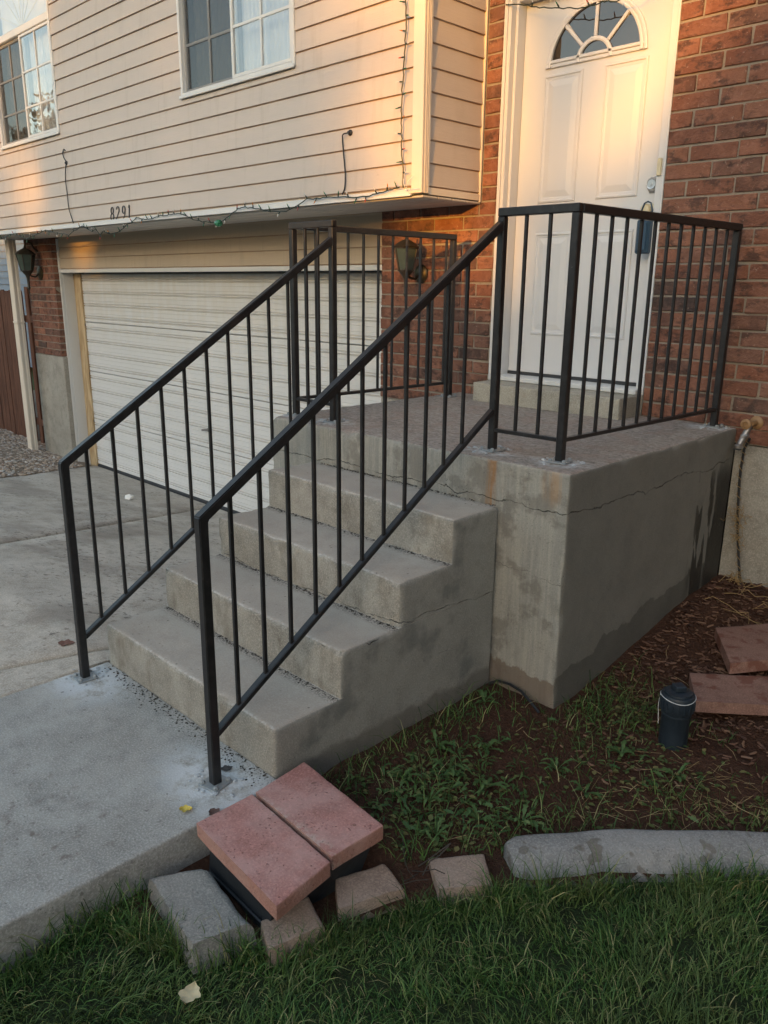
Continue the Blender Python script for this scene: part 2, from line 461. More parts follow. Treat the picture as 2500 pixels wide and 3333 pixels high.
def ex_red(g, p, col, rough, h):
    m = g.rng(g.noise(p, 7, 4), .45, .7)
    col = g.mix(g.math('MULTIPLY', m, .5), col, (.52, .34, .31))
    pk = g.math('MULTIPLY', g.rng(g.voro(p, 75).outputs['Distance'], .10, .24, 1, 0), g.rng(g.noise(p, 20, 3), .45, .6))
    col = g.mix(g.math('MULTIPLY', pk, .6), col, (.15, .07, .058))
    h = g.math('SUBTRACT', h, g.math('MULTIPLY', pk, 1.5))
    dj = g.math('MULTIPLY', g.rng(g.math('ABSOLUTE', g.math('ADD', g.xyz(p)[1], .138)), .004, .030, 1, 0), g.rng(g.noise(p, 40, 4), .42, .6))
    col = g.mix(g.math('MULTIPLY', dj, .5), col, (.50, .42, .36))
    m = g.rng(g.noise(p, 21, 1), .74, .765)
    col = g.mix(g.math('MULTIPLY', m, .6), col, (.14, .07, .06))
    nz = g.n('NewGeometry').outputs['Normal']; sd_ = g.rng(g.xyz(nz)[2], .5, .85, 1, 0)
    col = g.mix(g.math('MULTIPLY', sd_, .45), col, (.36, .185, .12))
    h = g.math('ADD', h, g.math('MULTIPLY', sd_, g.math('MULTIPLY', g.noise(p, 80, 5), 2.)))
    return col, rough, h
M['red'] = concrete('red_paver', (.32, .145, .125), (.42, .21, .185), extra=ex_red, bumpd=.0022)
M['red2'] = concrete('weathered_red_paver', (.20, .105, .080), (.29, .17, .135), extra=lambda g, p, col, r, h: (g.mix(g.math('MULTIPLY', g.rng(g.noise(p, 9, 4), .52, .6), .7), col, (.16, .055, .035)), r, h))

def m_brick():
    g = NT('brick'); o = g.objc(); r = g.rnd()
    p = g.n('VectorMath', operation='ADD'); g.t.links.new(o, p.inputs[0])
    g.set(p.inputs[1], g.comb(g.math('MULTIPLY', r, 37.), g.math('MULTIPLY', r, 91.), g.math('MULTIPLY', r, 53.))); p = p.outputs[0]
    c1 = g.ramp(r, [(0., (.150, .066, .046)), (.18, (.215, .090, .056)), (.36, (.170, .074, .050)), (.52, (.245, .110, .070)), (.68, (.150, .078, .058)), (.80, (.210, .105, .074)), (.885, (.070, .048, .042)), (1., (.185, .082, .054))])
    f = g.noise(p, 14, 5, .6)
    col = g.mix(g.rng(f, .42, .7, 0, .7), c1, g.mix(.45, c1, (.40, .20, .14)))
    f2 = g.noise(g.mapv(p, (1, 1, 1.6), (4, 2, 9)), 9, 5, .7)
    col = g.mix(g.rng(f2, .50, .64, 0, .78), col, (.060, .036, .031))
    f3 = g.noise(p, 70, 4, .6)
    col = g.mix(g.rng(f3, .62, .74, 0, .5), col, (.44, .33, .27))
    # lime smear near the arris
    h = g.math('ADD', g.math('MULTIPLY', f, 1.6), g.math('ADD', g.math('MULTIPLY', f3, .5), g.math('MULTIPLY', f2, -1.2)))
    return g.fin(col, .88, g.bump(h, .011), .25)
M['brick'] = m_brick()
def m_mortar():
    g = NT('mortar'); p = g.pos()
    col = g.mix(g.noise(p, 9, 5), (.215, .18, .145), (.32, .275, .225))
    return g.fin(g.mix(g.rng(g.noise(p, 90, 3), .5, .7, 0, .4), col, (.16, .13, .10)), .95, g.bump(g.noise(p, 120, 4), .003), .2)
M['mortar'] = m_mortar()
def m_siding(name, c, z0=2.097, ex=.1203):
    g = NT(name); p = g.pos(); x, y, z = g.xyz(p)
    v = g.comb(g.math('MULTIPLY', x, 1.), g.math('MULTIPLY', y, 1.), g.math('MULTIPLY', z, 26.)) 
    gr = g.noise(v, 7., 5, .62)
    col = g.mix(g.noise(p, 1.4, 4), tuple(k*.94 for k in c), tuple(k*1.04 for k in c))
    col = g.mix(g.rng(gr, .45, .75, 0, .22), col, tuple(k*.78 for k in c))
    dr = g.noise(g.comb(g.math('MULTIPLY', x, 6.), y, g.math('MULTIPLY', z, .7)), 2.2, 5, .65)
    col = g.mix(g.rng(dr, .52, .72, 0, .28), col, (.34, .28, .22))
    sp = g.math('MULTIPLY', g.rng(g.noise(p, 3, 3), .56, .66), g.rng(g.noise(p, 40, 3), .66, .72))
    col = g.mix(g.math('MULTIPLY', sp, .3), col, (.3, .25, .2))
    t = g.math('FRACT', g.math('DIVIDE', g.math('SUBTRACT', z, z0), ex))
    lap_shade = g.math('MULTIPLY', g.rng(t, .050, .072, 1, 0), g.rng(g.noise(p, 5, 3), .2, .6, .35, .75))  # lap shadow and grime painted as one brown band at each course
    col = g.mix(lap_shade, col, (.30, .18, .105))
    return g.fin(col, .55, g.bump(gr, .0012), .35)
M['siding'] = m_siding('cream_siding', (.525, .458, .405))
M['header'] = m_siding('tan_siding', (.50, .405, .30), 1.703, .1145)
M['trim'] = simple('cream_trim', (.66, .59, .50), .55, .05, 5, .0004)
M['white'] = simple('white_trim', (.62, .62, .61), .45, .05, 6, .0004)
M['door'] = simple('white_door_paint', (.60, .60, .605), .42, .03, 4, .0003)
def m_garage():
    g = NT('garage_paint'); p = g.pos(); x, y, z = g.xyz(p)
    col = g.mix(g.noise(p, 1.1, 4), (.60, .60, .59), (.67, .67, .665))
    d = g.rng(z, .4, 1.6, 0, .30)
    st = g.noise(g.comb(g.math('MULTIPLY', x, 3.), y, g.math('MULTIPLY', z, .8)), 4, 4, .6)
    col = g.mix(g.math('MULTIPLY', d, g.rng(st, .3, .7)), col, (.52, .45, .34))
    sp = g.rng(g.noise(p, 26, 2), .77, .79)
    col = g.mix(g.math('MULTIPLY', sp, .35), col, (.3, .25, .2))
    gr = g.math('MULTIPLY', g.rng(y, 2.9035, 2.912), g.rng(g.noise(p, 2.5, 4), .25, .6, .20, .50))  # groove shading painted in as darker colour behind the door face
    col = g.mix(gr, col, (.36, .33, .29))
    return g.fin(col, .42, None, .4)
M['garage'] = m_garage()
M['soffit'] = simple('soffit_paint', (.50, .47, .43), .6, .08, 5)
def m_black():
    g = NT('black_iron_paint'); p = g.objc()
    f = g.noise(p, 40, 4)
    col = g.mix(g.rng(f, .4, .7), (.012, .0115, .0125), (.022, .020, .021))
    col = g.mix(g.rng(g.noise(p, 6, 4), .58, .72, 0, .6), col, (.036, .026, .021))
    col = g.mix(g.rng(g.noise(p, 75, 3), .70, .76, 0, .6), col, (.085, .08, .075))
    return g.fin(col, g.rng(f, .3, .7, .34, .48), g.bump(g.noise(p, 260, 3), .0004), .5)
M['black'] = m_black()
M['plate'] = simple('galvanised_plate', (.30, .32, .33), .5, .4, 60, .0006, .5, .4)
M['dark'] = simple('dark_interior', (.03, .03, .032), .9, .2, 3)
M['seal'] = simple('black_rubber', (.03, .032, .036), .6)
M['rawwood'] = None
def m_wood(name, a, b, sc=(30, 30, 2.)):
    g = NT(name); p = g.mapv(g.objc(), sc)
    r = g.isl(); pv = g.n('VectorMath', operation='ADD'); g.t.links.new(p, pv.inputs[0]); g.set(pv.inputs[1], g.comb(g.math('MULTIPLY', g.rnd(), 40.), 0., g.math('MULTIPLY', r, 17.)))
    f = g.noise(pv.outputs[0], 1.6, 6, .65, .5)
    return g.fin(g.mix(g.rng(f, .3, .7), a, b), .8, g.bump(f, .003), .25)
M['rawwood'] = m_wood('raw_wood', (.34, .23, .12), (.58, .45, .28), (18, 18, 2))
M['fence'] = m_wood('fence_wood', (.055, .024, .015), (.14, .062, .038))
M['bluesiding'] = m_siding('blue_grey_siding', (.135, .180, .255), -.5, .165)
def m_glass():
    g = NT('window_glass'); nt = g.t
    gl = g.n('BsdfGlossy'); gl.inputs['Roughness'].default_value = .015; gl.inputs['Color'].default_value = (.95, .97, 1, 1)
    tr = g.n('BsdfTransparent'); tr.inputs['Color'].default_value = (.86, .89, .9, 1)
    lw = g.n('Fresnel'); lw.inputs['IOR'].default_value = 1.6
    nm = g.bump(g.noise(g.pos(), 3., 2), .0025, .6); nt.links.new(nm, gl.inputs['Normal'])
    fac = g.math('ADD', g.math('MULTIPLY', lw.outputs[0], 1.6), .07, clamp=True)
    mx = g.n('MixShader'); nt.links.new(fac, mx.inputs[0]); nt.links.new(tr.outputs[0], mx.inputs[1]); nt.links.new(gl.outputs[0], mx.inputs[2])
    nt.links.new(mx.outputs[0], g.out.inputs[0]); return g.m
M['glass'] = m_glass()
def m_screen():
    g = NT('insect_screen'); nt = g.t
    d = g.n('BsdfDiffuse'); d.inputs[0].default_value = (.05, .052, .056, 1)
    tr = g.n('BsdfTransparent'); mx = g.n('MixShader'); mx.inputs[0].default_value = .42
    nt.links.new(tr.outputs[0], mx.inputs[1]); nt.links.new(d.outputs[0], mx.inputs[2]); nt.links.new(mx.outputs[0], g.out.inputs[0]); return g.m
M['screen'] = m_screen()
M['curtain'] = simple('curtain_cloth', (.62, .66, .74), .9, .08, 8)
M['curtaindark'] = simple('grey_curtain_cloth', (.22, .225, .24), .9, .15, 8)
M['wire'] = simple('green_wire', (.018, .032, .022), .5)
M['cable'] = simple('black_cable', (.015, .015, .018), .45)
M['bulbclear'] = simple('clear_bulb', (.62, .62, .6), .15)
M['bulbred'] = simple('red_bulb', (.45, .05, .03), .25)
M['bulborange'] = simple('orange_bulb', (.55, .20, .03), .25)
M['bulbgreen'] = simple('green_bulb', (.03, .16, .08), .25)
M['brass'] = simple('tarnished_brass', (.06, .048, .028), .45, .4, 40, .0004, .5, .7)
M['bronze'] = simple('dark_bronze', (.05, .043, .034), .5, .3, 40, .0004, .5, .4)
M['lampglass'] = simple('dusty_lamp_glass', (.05, .07, .06), .2, .4, 14)
M['chrome'] = simple('satin_chrome', (.62, .62, .63), .28, .06, 30, 0, .5, .95)
M['pewter'] = simple('pewter', (.30, .28, .27), .4, .1, 30, 0, .5, .7)
M['bluebox'] = simple('dark_blue_plastic', (.022, .055, .095), .42, .12, 30)
M['beige'] = simple('beige_plastic', (.62, .54, .36), .5)
M['tanmetal'] = simple('tan_painted_metal', (.27, .155, .070), .5, .18, 40, .0006)
M['pipe'] = simple('blue_black_pipe', (.017, .026, .037), .5, .55, 14, .0008)
M['blackplastic'] = simple('black_plastic', (.018, .021, .025), .5, .3, 20, .0008)
M['drytwig'] = simple('dry_stem', (.30, .20, .09), .9, .3, 30)
M['ink'] = simple('black_numeral', (.03, .03, .038), .5)
M['leafyellow'] = simple('yellow_leaf', (.55, .42, .08), .7, .25, 60)
M['leafdry'] = simple('dry_leaf', (.50, .42, .26), .8, .25, 60)
M['tissue'] = simple('white_tissue', (.78, .76, .72), .9)

def m_grass():
    g = NT('lawn_blades'); r = g.isl(); p = g.pos()
    col = g.ramp(r, [(0., (.016, .044, .011)), (.35, (.038, .098, .021)), (.62, (.070, .145, .032)), (.86, (.125, .175, .052)), (1., (.34, .29, .15))])
    col = g.mix(g.rng(g.noise(p, 4.2, 4), .42, .66, 0, .55), col, (.095, .125, .040))
    col = g.mix(g.rng(g.noise(p, 2.3, 3), .5, .7, 0, .6), col, (.020, .038, .014))
    return g.fin(col, .6, None, .25)
M['grass'] = m_grass()
def m_leafy(name, a, b, c):
    g = NT(name); r = g.isl()
    return g.fin(g.ramp(r, [(0., a), (.5, b), (1., c)]), .6, None, .3)
M['weed'] = m_leafy('weed_leaf', (.030, .070, .020), (.055, .105, .032), (.105, .145, .050))
M['weeddry'] = m_leafy('creeping_weed_leaf', (.040, .070, .020), (.085, .110, .035), (.18, .15, .06))
M['straw'] = m_leafy('dry_straw', (.16, .105, .045), (.28, .19, .09), (.42, .31, .17))
M['mulch'] = m_leafy('bark_mulch', (.05, .024, .016), (.10, .048, .031), (.22, .125, .080))
M['treeleaf'] = m_leafy('tree_leaf', (.035, .060, .018), (.060, .085, .025), (.10, .10, .03))
M['autumnleaf'] = m_leafy('turning_leaf', (.10, .06, .02), (.20, .10, .03), (.12, .11, .03))
M['bark'] = m_wood('bark', (.07, .05, .035), (.15, .11, .08))
def m_soil(name, a, b, c):
    g = NT(name); p = g.pos()
    col = g.mix(g.noise(p, 6, 6, .65), a, b)
    col = g.mix(g.rng(g.noise(p, 60, 4, .7), .5, .7, 0, .6), col, c)
    h = g.math('ADD', g.noise(p, 30, 6, .7), g.math('MULTIPLY', g.noise(p, 120, 3), .4))
    return g.fin(col, .97, g.bump(h, .014), .15)
M['soil'] = m_soil('garden_soil', (.048, .024, .016), (.085, .042, .027), (.14, .076, .050))
M['jointdirt'] = m_soil('joint_dirt', (.020, .015, .011), (.035, .026, .018), (.06, .045, .032))
M['turf'] = m_soil('lawn_soil', (.020, .030, .014), (.030, .045, .018), (.05, .045, .025))
M['earth'] = m_soil('open_ground', (.05, .07, .03), (.08, .09, .04), (.11, .10, .06))
M['gravelbed'] = m_soil('gravel_bed', (.16, .12, .09), (.25, .20, .155), (.36, .30, .25))
def m_gravel():
    g = NT('gravel_stone'); r = g.isl()
    return g.fin(g.ramp(r, [(0., (.20, .14, .105)), (.3, (.33, .25, .19)), (.6, (.42, .35, .28)), (.85, (.30, .27, .25)), (1., (.56, .52, .47))]), .9, g.bump(g.noise(g.pos(), 120, 4), .003), .2)
M['gravel'] = m_gravel()
M['hill'] = m_soil('hill_scrub', (.035, .042, .028), (.055, .060, .038), (.08, .075, .055))
M['asphalt'] = m_soil('asphalt', (.045, .045, .047), (.06, .06, .062), (.085, .085, .088))
M['stucco'] = simple('far_house_stucco', (.42, .36, .29), .9, .08, 3, .002)
M['roof'] = simple('far_roof_shingle', (.09, .075, .065), .9, .25, 8, .004)

# ------------------------------------------------------------------ main dimensions
H, D, W = .178, .2879, 1.163          # riser, tread, stair width
YL, ZL, XR, XL = 1.1545, .8955, .312, -1.51   # landing front, top, right and left ends
YB = 2.666                              # brick face
YS = 2.148                              # upper siding face
YG = 2.90                               # garage door
ZG = -.60                               # drive at the garage
def zd(y): return -.207*max(0., y)
def sm(t): t = max(0., min(1., t)); return t*t*(3-2*t)

BORD = [(.03, -.56), (.24, -.46), (.43, -.30), (.50, -.08), (.62, .15), (.74, .33), (.95, .60), (1.22, .90), (1.75, 1.45), (2.6, 2.30), (3.6, 3.4)]
def border_side(x, y):
    """signed distance to the bed edge: >0 on the bed side"""
    best = 9; sgn = 1
    for (ax, ay), (bx, by) in zip(BORD[:-1], BORD[1:]):
        dx, dy = bx-ax, by-ay; t = max(0, min(1, ((x-ax)*dx+(y-ay)*dy)/(dx*dx+dy*dy)))
        d = math.hypot(x-ax-t*dx, y-ay-t*dy)
        if d < best: best = d; sgn = 1 if dx*(y-ay)-dy*(x-ax) > 0 else -1
    return best*sgn
def zbed(x, y):
    z = -.075 + .185*sm((y-1.15)/1.5)
    z += -.045*sm((x-.15)/.6)*sm((1.6-y)/1.0)
    z -= .060*sm((x-.40)/.16)*sm((2.62-y)/.3)*sm((y-1.25)/.3)
    if y < .3: z = min(z, -.075-.05*sm((.3-y)/.5))
    return z + .012*noise.noise(Vector((x*5, y*5, 0))) + .006*noise.noise(Vector((x*17, y*17, 3)))
ZLAWN = -.14
def zlawn(x, y): return ZLAWN + .012*noise.noise(Vector((x*2.5, y*2.5, 7))) + .006*noise.noise(Vector((x*11, y*11, 2)))

# ------------------------------------------------------------------ ground, drive, walk
def terrain(x, y):
    if x > .02 and y < 2.5: return -.30
    if -1.2 <= x <= .02 and y < 2.5: return -.25 if y < 0 else -.8
    if x < -1.2 and y < 3.0: return zd(y)-.12 if y > -9 else -.15
    if y >= 2.5: return -.8
    return -.3
xs = sorted(set([round(v, 3) for v in list(np.linspace(-160, -14, 12)) + list(np.linspace(-14, 8, 45)) + list(np.linspace(8, 160, 12)) + [-1.2, .02]]))
ys = sorted(set([round(v, 3) for v in list(np.linspace(-160, -20, 12)) + list(np.linspace(-20, 4, 49)) + list(np.linspace(4, 160, 12))]))
V = [(x, y, terrain(x, y)) for x in xs for y in ys]; ny_ = len(ys)
F = [(i*ny_+j, (i+1)*ny_+j, (i+1)*ny_+j+1, i*ny_+j+1) for i in range(len(xs)-1) for j in range(ny_-1)]
o = obj('ground', V, F, M['earth'], loc=(0, 0, 0), smooth=True); tag(o, 'rough open ground around the house and across the street', kind='structure')

# driveway of three slabs falling to the garage
drive = tag(bpy.data.objects.new('driveway', None), 'sloping tan concrete driveway with two open joints', kind='structure'); COL.objects.link(drive)
def J1(y): return np.interp(y, [-9, -.6, -.351, -.02, .6, 2.9], [-1.50, -1.47, -1.437, -1.337, -1.345, -1.36])
def J2(y): return np.interp(y, [-9, -.3, .35, 1.184, 2.553, 2.9], [-3.2, -3.2, -3.388, -3.861, -4.641, -4.84])
def J3(y): return np.interp(y, [-9, .2, 1.31, 1.727, 2.329, 2.9], [-6.0, -6.0, -6.092, -6.422, -6.966, -7.42])
def slab(fl, fr_, y0, y1, name='concrete_slab'):
    """left/right edges run xa0->xa1 and xb0->xb1 from y0 to y1"""
    ysl = sorted(set([y0, y1, 0.] + list(np.linspace(y0, -1.2, 8)) + list(np.linspace(-1.2, y1, 46)))); V = []; F = []; nu = 14
    e = .012
    for y in ysl:
        xl = float(fl(y)); xr_ = float(fr_(y)); z = zd(y)-.004
        jit = .004*noise.noise(Vector((xl*3, y*14, 0))); jit2 = .004*noise.noise(Vector((xr_*3, y*14, 5)))
        row = [(xl+jit, y, z-.09), (xl+jit, y, z-e), (xl+jit+e, y, z)]
        for k in range(1, nu): row.append((xl+(xr_-xl)*k/nu, y, z+.003*noise.noise(Vector((xl+(xr_-xl)*k/nu, y, 1.)))))
        row += [(xr_+jit2-e, y, z), (xr_+jit2, y, z-e), (xr_+jit2, y, z-.09)]
        V += row
    n = nu+5
    for i in range(len(ysl)-1):
        for k in range(n-1+0): F.append((i*n+k, i*n+k+1, (i+1)*n+k+1, (i+1)*n+k))
    return obj(name, V, F, M['drive'], drive, smooth=True)
# joint lines: right one beside the walk, left one in the middle of the drive
slab(lambda y: J1(y)+.016, lambda y: -1.176, -9, 2.88)
slab(lambda y: J2(y)+.015, lambda y: J1(y)-.016, -9, 2.88)
slab(J3, lambda y: J2(y)-.015, -9, 2.88)
V = [(-8, -9, -.07), (-1.1, -9, -.07), (-1.1, 0, -.07), (-8, 0, -.07), (-1.1, 2.95, -.07-.207*2.95), (-8, 2.95, -.07-.207*2.95)]
obj('joint_dirt', V, [(0, 1, 2, 3), (3, 2, 4, 5)], M['jointdirt'], drive)

V, F = rough_block(-1.172, .022, -3.2, -.003, -.16, 0, .045, .010, amp=.0012, open_sides='yYz')
walk = obj('walkway', V, F, M['walk'], loc=(0, 0, 0), smooth=True); tag(walk, 'grey concrete walkway slab at the foot of the steps', kind='structure')
shade(walk, 50)
MB().box(-1.172, .02, -9, -3.205, -.16, -.001).obj('walkway_slab', M['walk'], walk)

# street, kerb and far lawn
o = MB().box(-160, 160, -18, -9.5, -.4, -.15).obj('street', M['asphalt'], loc=(0, 0, 0)); tag(o, 'grey asphalt street in front of the house', kind='structure')
o = MB().bbox(-160, 160, -9.5, -9.35, -.3, -.02, .02).obj('kerb', M['curb'], loc=(0, 0, 0)); tag(o, 'concrete kerb along the near side of the street', kind='structure')
o = MB().box(-160, 160, -160, -18.05, -.5, -.1).obj('far_lawn', M['earth'], loc=(0, 0, 0)); tag(o, 'lawns of the houses across the street', kind='structure')

V = []; F = []; NA = 180  # hill ring added to cut horizon glow, with a dip for the sun
for i in range(NA+1):
    az = 2*math.pi*i/NA; d = (math.degrees(az)-math.degrees(math.atan2(.28, 1.))+540) % 360-180      # 0 at the sun, measured from straight across the street
    hgt = 62*math.exp(-((d+10)/75.)**2)*(1-.86*math.exp(-(d/11.)**2)) + 10 + 7*noise.noise(Vector((i*.23, 1.5, 0))) + 3*noise.noise(Vector((i*.9, 4.5, 0)))
    hgt = min(hgt, 62-.0) if abs(d) > 11 else min(hgt, 17)
    for k, (r, q) in enumerate(((170, 0.), (215, .55), (255, .9), (285, 1.), (420, .8))):
        V.append((r*math.sin(az), -r*math.cos(az), -1+hgt*q*(1+.12*noise.noise(Vector((i*.5, k*1.3, 2))))))
for i in range(NA):
    for k in range(4): F.append((i*5+k, i*5+k+1, (i+1)*5+k+1, (i+1)*5+k))
o = obj('hills', V, F, M['hill'], loc=(0, 0, 0), smooth=True); tag(o, 'added ring of unseen hills cutting the horizon glow, dipped towards the sun', kind='structure')

# lawn and bed sheets
def sheet(name, x0, x1, y0, y1, res, zf, keep, mat):
    X = np.arange(x0, x1+res/2, res); Y = np.arange(y0, y1+res/2, res); ny = len(Y)
    V = [(x, y, zf(x, y)) for x in X for y in Y]; F = []
    for i in range(len(X)-1):
        for j in range(ny-1):
            if keep(X[i]+res/2, Y[j]+res/2): F.append((i*ny+j, (i+1)*ny+j, (i+1)*ny+j+1, i*ny+j+1))
    used = sorted({k for f in F for k in f}); mp = {k: i for i, k in enumerate(used)}
    return obj(name, [V[k] for k in used], [tuple(mp[k] for k in f) for f in F], mat, loc=(0, 0, 0), smooth=True)
lawn = sheet('lawn', .0, 4.4, -9.2, 4.4, .08, lambda x, y: zlawn(x, y) if border_side(x, y) < .06 else zlawn(x, y)-.05, lambda x, y: border_side(x, y) < .16, M['turf'])
tag(lawn, 'short dark green lawn in front of the bed', kind='structure')
o = MB().box(4.36, 60, -9.3, 3, -.5, -.142).obj('side_lawn', M['earth'], loc=(0, 0, 0)); tag(o, 'lawn further along the front of the house', kind='structure')
bed = sheet('garden_bed', .0, 3.8, -.6, 2.70, .03, zbed, lambda x, y: border_side(x, y) > -.05 and not (y > 2.69), M['soil'])
tag(bed, 'reddish brown garden soil beside the steps and landing', kind='structure')
gb = MB()
for y0_, y1_ in zip(np.linspace(-6, 2.8, 45)[:-1], np.linspace(-6, 2.8, 45)[1:]):
    gb.add([(J3(y0_)+.06, y0_, zd(y0_)-.035), (J3(y0_)-.02, y0_, zd(y0_)+.004), (J3(y0_)-.5, y0_, zd(y0_)+.02), (-14, y0_, zd(y0_)*.8+.02), (J3(y1_)+.06, y1_, zd(y1_)-.035), (J3(y1_)-.02, y1_, zd(y1_)+.004), (J3(y1_)-.5, y1_, zd(y1_)+.02), (-14, y1_, zd(y1_)*.8+.02)], [(k+1, k, k+4, k+5) for k in range(3)])
zq = zd(2.8)+.02
gb.add([(-7.3, 2.8, zq), (-14, 2.8, zd(2.8)*.8+.02), (-14, 7, -.5), (-8.36, 7, -.5), (-8.36, 2.8, zq), (-7.3, 2.9, zq)], [(4, 1, 2, 3)])
o = gb.obj('gravel_bed', M['gravelbed'], loc=(0, 0, 0)); tag(o, 'strip of tan gravel between driveway and fence', kind='structure')
# pebbles
ico_v = []; ico_f = []
bm = bmesh.new(); bmesh.ops.create_icosphere(bm, subdivisions=1, radius=1); bm.verts.index_update()
ico_v = np.array([v.co[:] for v in bm.verts]); ico_f = np.array([[v.index for v in f.verts] for f in bm.faces]); bm.free()
def pebbles(pts, rad, kind_name, mat, flat=.6):
    VV = []; FF = []; b = 0
    for p in pts:
        s = rad*(0.5+1.0*rng.random()); sc = np.array([s*(.8+.7*rng.random()), s*(.7+.6*rng.random()), s*flat])
        j = ico_v*(1+.22*(rng.random((len(ico_v), 1))-.5)); a = rng.random()*6.28; ca, sa = math.cos(a), math.sin(a)
        v = j*sc; v = np.stack([v[:, 0]*ca-v[:, 1]*sa, v[:, 0]*sa+v[:, 1]*ca, v[:, 2]], 1)+np.array(p)
        VV.append(v); FF.append(ico_f+b); b += len(v)
    return obj(kind_name, np.concatenate(VV), [tuple(int(i) for i in f) for f in np.concatenate(FF)], mat, loc=(0, 0, 0), kind='stuff')
pp = []
for _ in range(13000):
    x = (-10.2+4.3*rng.random()) if rng.random() < .55 else -13.4+7.4*rng.random(); y = -.6+3.6*rng.random()**.8
    if x > J3(y)+.01 or (x > -8.36 and y > 2.64): continue
    q = min(1., (J3(y)-.02-x)/.48); pp.append((x, y, zd(y)+.004+.016*q if x > -8 else zd(min(y, 2.8))*(.8+.2*max(0, min(1, (x+14)/6.)))+.022))
o = pebbles(pp, .017, 'gravel', M['gravel']); tag(o, 'loose tan and brown pebbles by the fence')

# ------------------------------------------------------------------ steps and landing
stairs = thing('concrete_stairs', (-W/2, D*2, 0), 'four worn concrete steps rising from the walkway to the porch landing', 'stairs')
for k in range(4):
    y0 = k*D; z1 = (k+1)*H; z0 = -.40 if k == 0 else k*H
    yt = (k+1)*D
    def rf(p, yt=yt, k=k): return 1. if p[1] < yt-.004 else .05
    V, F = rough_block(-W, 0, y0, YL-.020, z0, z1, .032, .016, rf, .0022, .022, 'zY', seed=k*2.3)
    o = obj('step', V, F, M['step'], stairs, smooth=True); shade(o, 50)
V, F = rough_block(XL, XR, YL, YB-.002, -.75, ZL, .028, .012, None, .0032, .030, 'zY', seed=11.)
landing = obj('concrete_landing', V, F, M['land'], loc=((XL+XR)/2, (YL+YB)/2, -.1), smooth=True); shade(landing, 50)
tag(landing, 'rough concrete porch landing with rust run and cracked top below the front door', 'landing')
V, F = rough_block(-1.19, -.212, 2.43, YB-.003, ZL+.001, 1.008, .03, .010, None, .0012, .006, 'zY', seed=21.)
o = obj('door_step', V, F, M['doorstep'], smooth=True); shade(o, 50); tag(o, 'low concrete step directly under the white front door', 'step')

# ------------------------------------------------------------------ house
house = thing('house', (-3.5, 3.2, -.6), 'split-level house with cream siding over a white garage door and red brick walls', 'house')
def bvariants(w, n=6):
    out = []
    for i in range(n):
        bm = bmesh.new(); bmesh.ops.create_cube(bm, size=1)
        for v in bm.verts: v.co = Vector((v.co.x*w, v.co.y*.09, v.co.z*.0685))
        bmesh.ops.bevel(bm, geom=bm.edges[:], offset=.0035, segments=1, affect='EDGES')
        for v in bm.verts:
            q = v.co; v.co = q + Vector((random.uniform(-1, 1)*.002, random.uniform(-1, 1)*.0025, random.uniform(-1, 1)*.002))
        me = bpy.data.meshes.new('brick'); bm.to_mesh(me); bm.free(); me.materials.append(M['brick']); out.append(me)
    return out
BF = bvariants(.228); BH = bvariants(.108); BQ = bvariants(.160)
CZ = .0789
def brick_course(wall, x0, x1, z, shift, stuff=None, xstuff=99):
    """bricks of one course from x0 to x1; the end ones are cut"""
    x = x0-shift
    while x < x1-.02:
        a, b = max(x, x0), min(x+.24, x1); x += .24
        w = b-a
        if w < .03: continue
        if w > .20: me = random.choice(BF); sx = (w-.010)/.228
        elif w > .14: me = random.choice(BQ); sx = (w-.010)/.160
        else: me = random.choice(BH); sx = (w-.010)/.108
        zc = z+CZ/2; c = ((a+b)/2+(.0 if b < x1 else .0), YB+.045+random.uniform(-.0025, .0025), zc+random.uniform(-.001, .001))
        if stuff is not None and a > xstuff:
            tmp = np.array([v.co[:] for v in me.vertices])*np.array([sx, 1, 1])+np.array(c); stuff.add(tmp, [tuple(p.vertices) for p in me.polygons]); continue
        inst('brick', me, c, wall, (random.uniform(-.006, .006), 0, random.uniform(-.006, .006)), (sx, 1, 1))
ZB0 = .826
# wall right of the door
wr = MB(); wr.box(-.206, 4.2, YB+.007, YB+.25, ZB0-.006, 5.0)
wallr = wr.obj('brick_wall', M['mortar'], house); wallr['label'] = 'red brick wall right of the front door'
st = MB()
for k in range(36):
    z = .815+CZ*k
    if k == 0: z = .822
    brick_course(wallr, -.21, 4.2, z, 0.12 if k % 2 else 0.0, st, .62)
for k in range(36, 53): brick_course(wallr, -.21, 4.2, .815+CZ*k, 0.12 if k % 2 else 0.0, st, -9)
st.obj('brick', M['brick'], wallr, kind='stuff')
# wall left of the door, under the overhang and the strip beside the siding
wl_ = MB(); wl_.box(-2.222, -1.262, YB+.007, YB+.22, .79, 2.10); wl_.box(-1.60, -1.262, YB+.007, YB+.22, 2.1005, 5.0)
walll = wl_.obj('brick_wall', M['mortar'], house); walll['label'] = 'red brick wall between garage and front door'
for k in range(16):
    z = .792+CZ*k; brick_course(walll, -2.228, -1.256, z, 0.12 if k % 2 else 0.0)
for k in range(16, 34):
    z = .792+CZ*k; brick_course(walll, -1.372, -1.256, z, 0.)
# pier left of the garage
pr = MB(); pr.box(-8.325, -7.562, YB+.007, 2.735, .715, 2.04)
wallp = pr.obj('brick_wall', M['mortar'], house); wallp['label'] = 'brick pier left of the garage door'
for k in range(17):
    brick_course(wallp, -8.33, -7.556, .712+CZ*k, .12 if k % 2 else 0.)
# concrete foundations
MB().box(.3135, 4.2, YB+.012, YB+.3, -.6, ZB0-.012).obj('foundation', M['found'], house)
MB().box(-2.225, XL-.002, YB+.012, YB+.3, -.85, .786).obj('foundation', M['found'], house)
MB().bbox(-8.345, -7.548, YB+.004, 2.74, -.9, .709, .006).obj('foundation', M['found'], house)
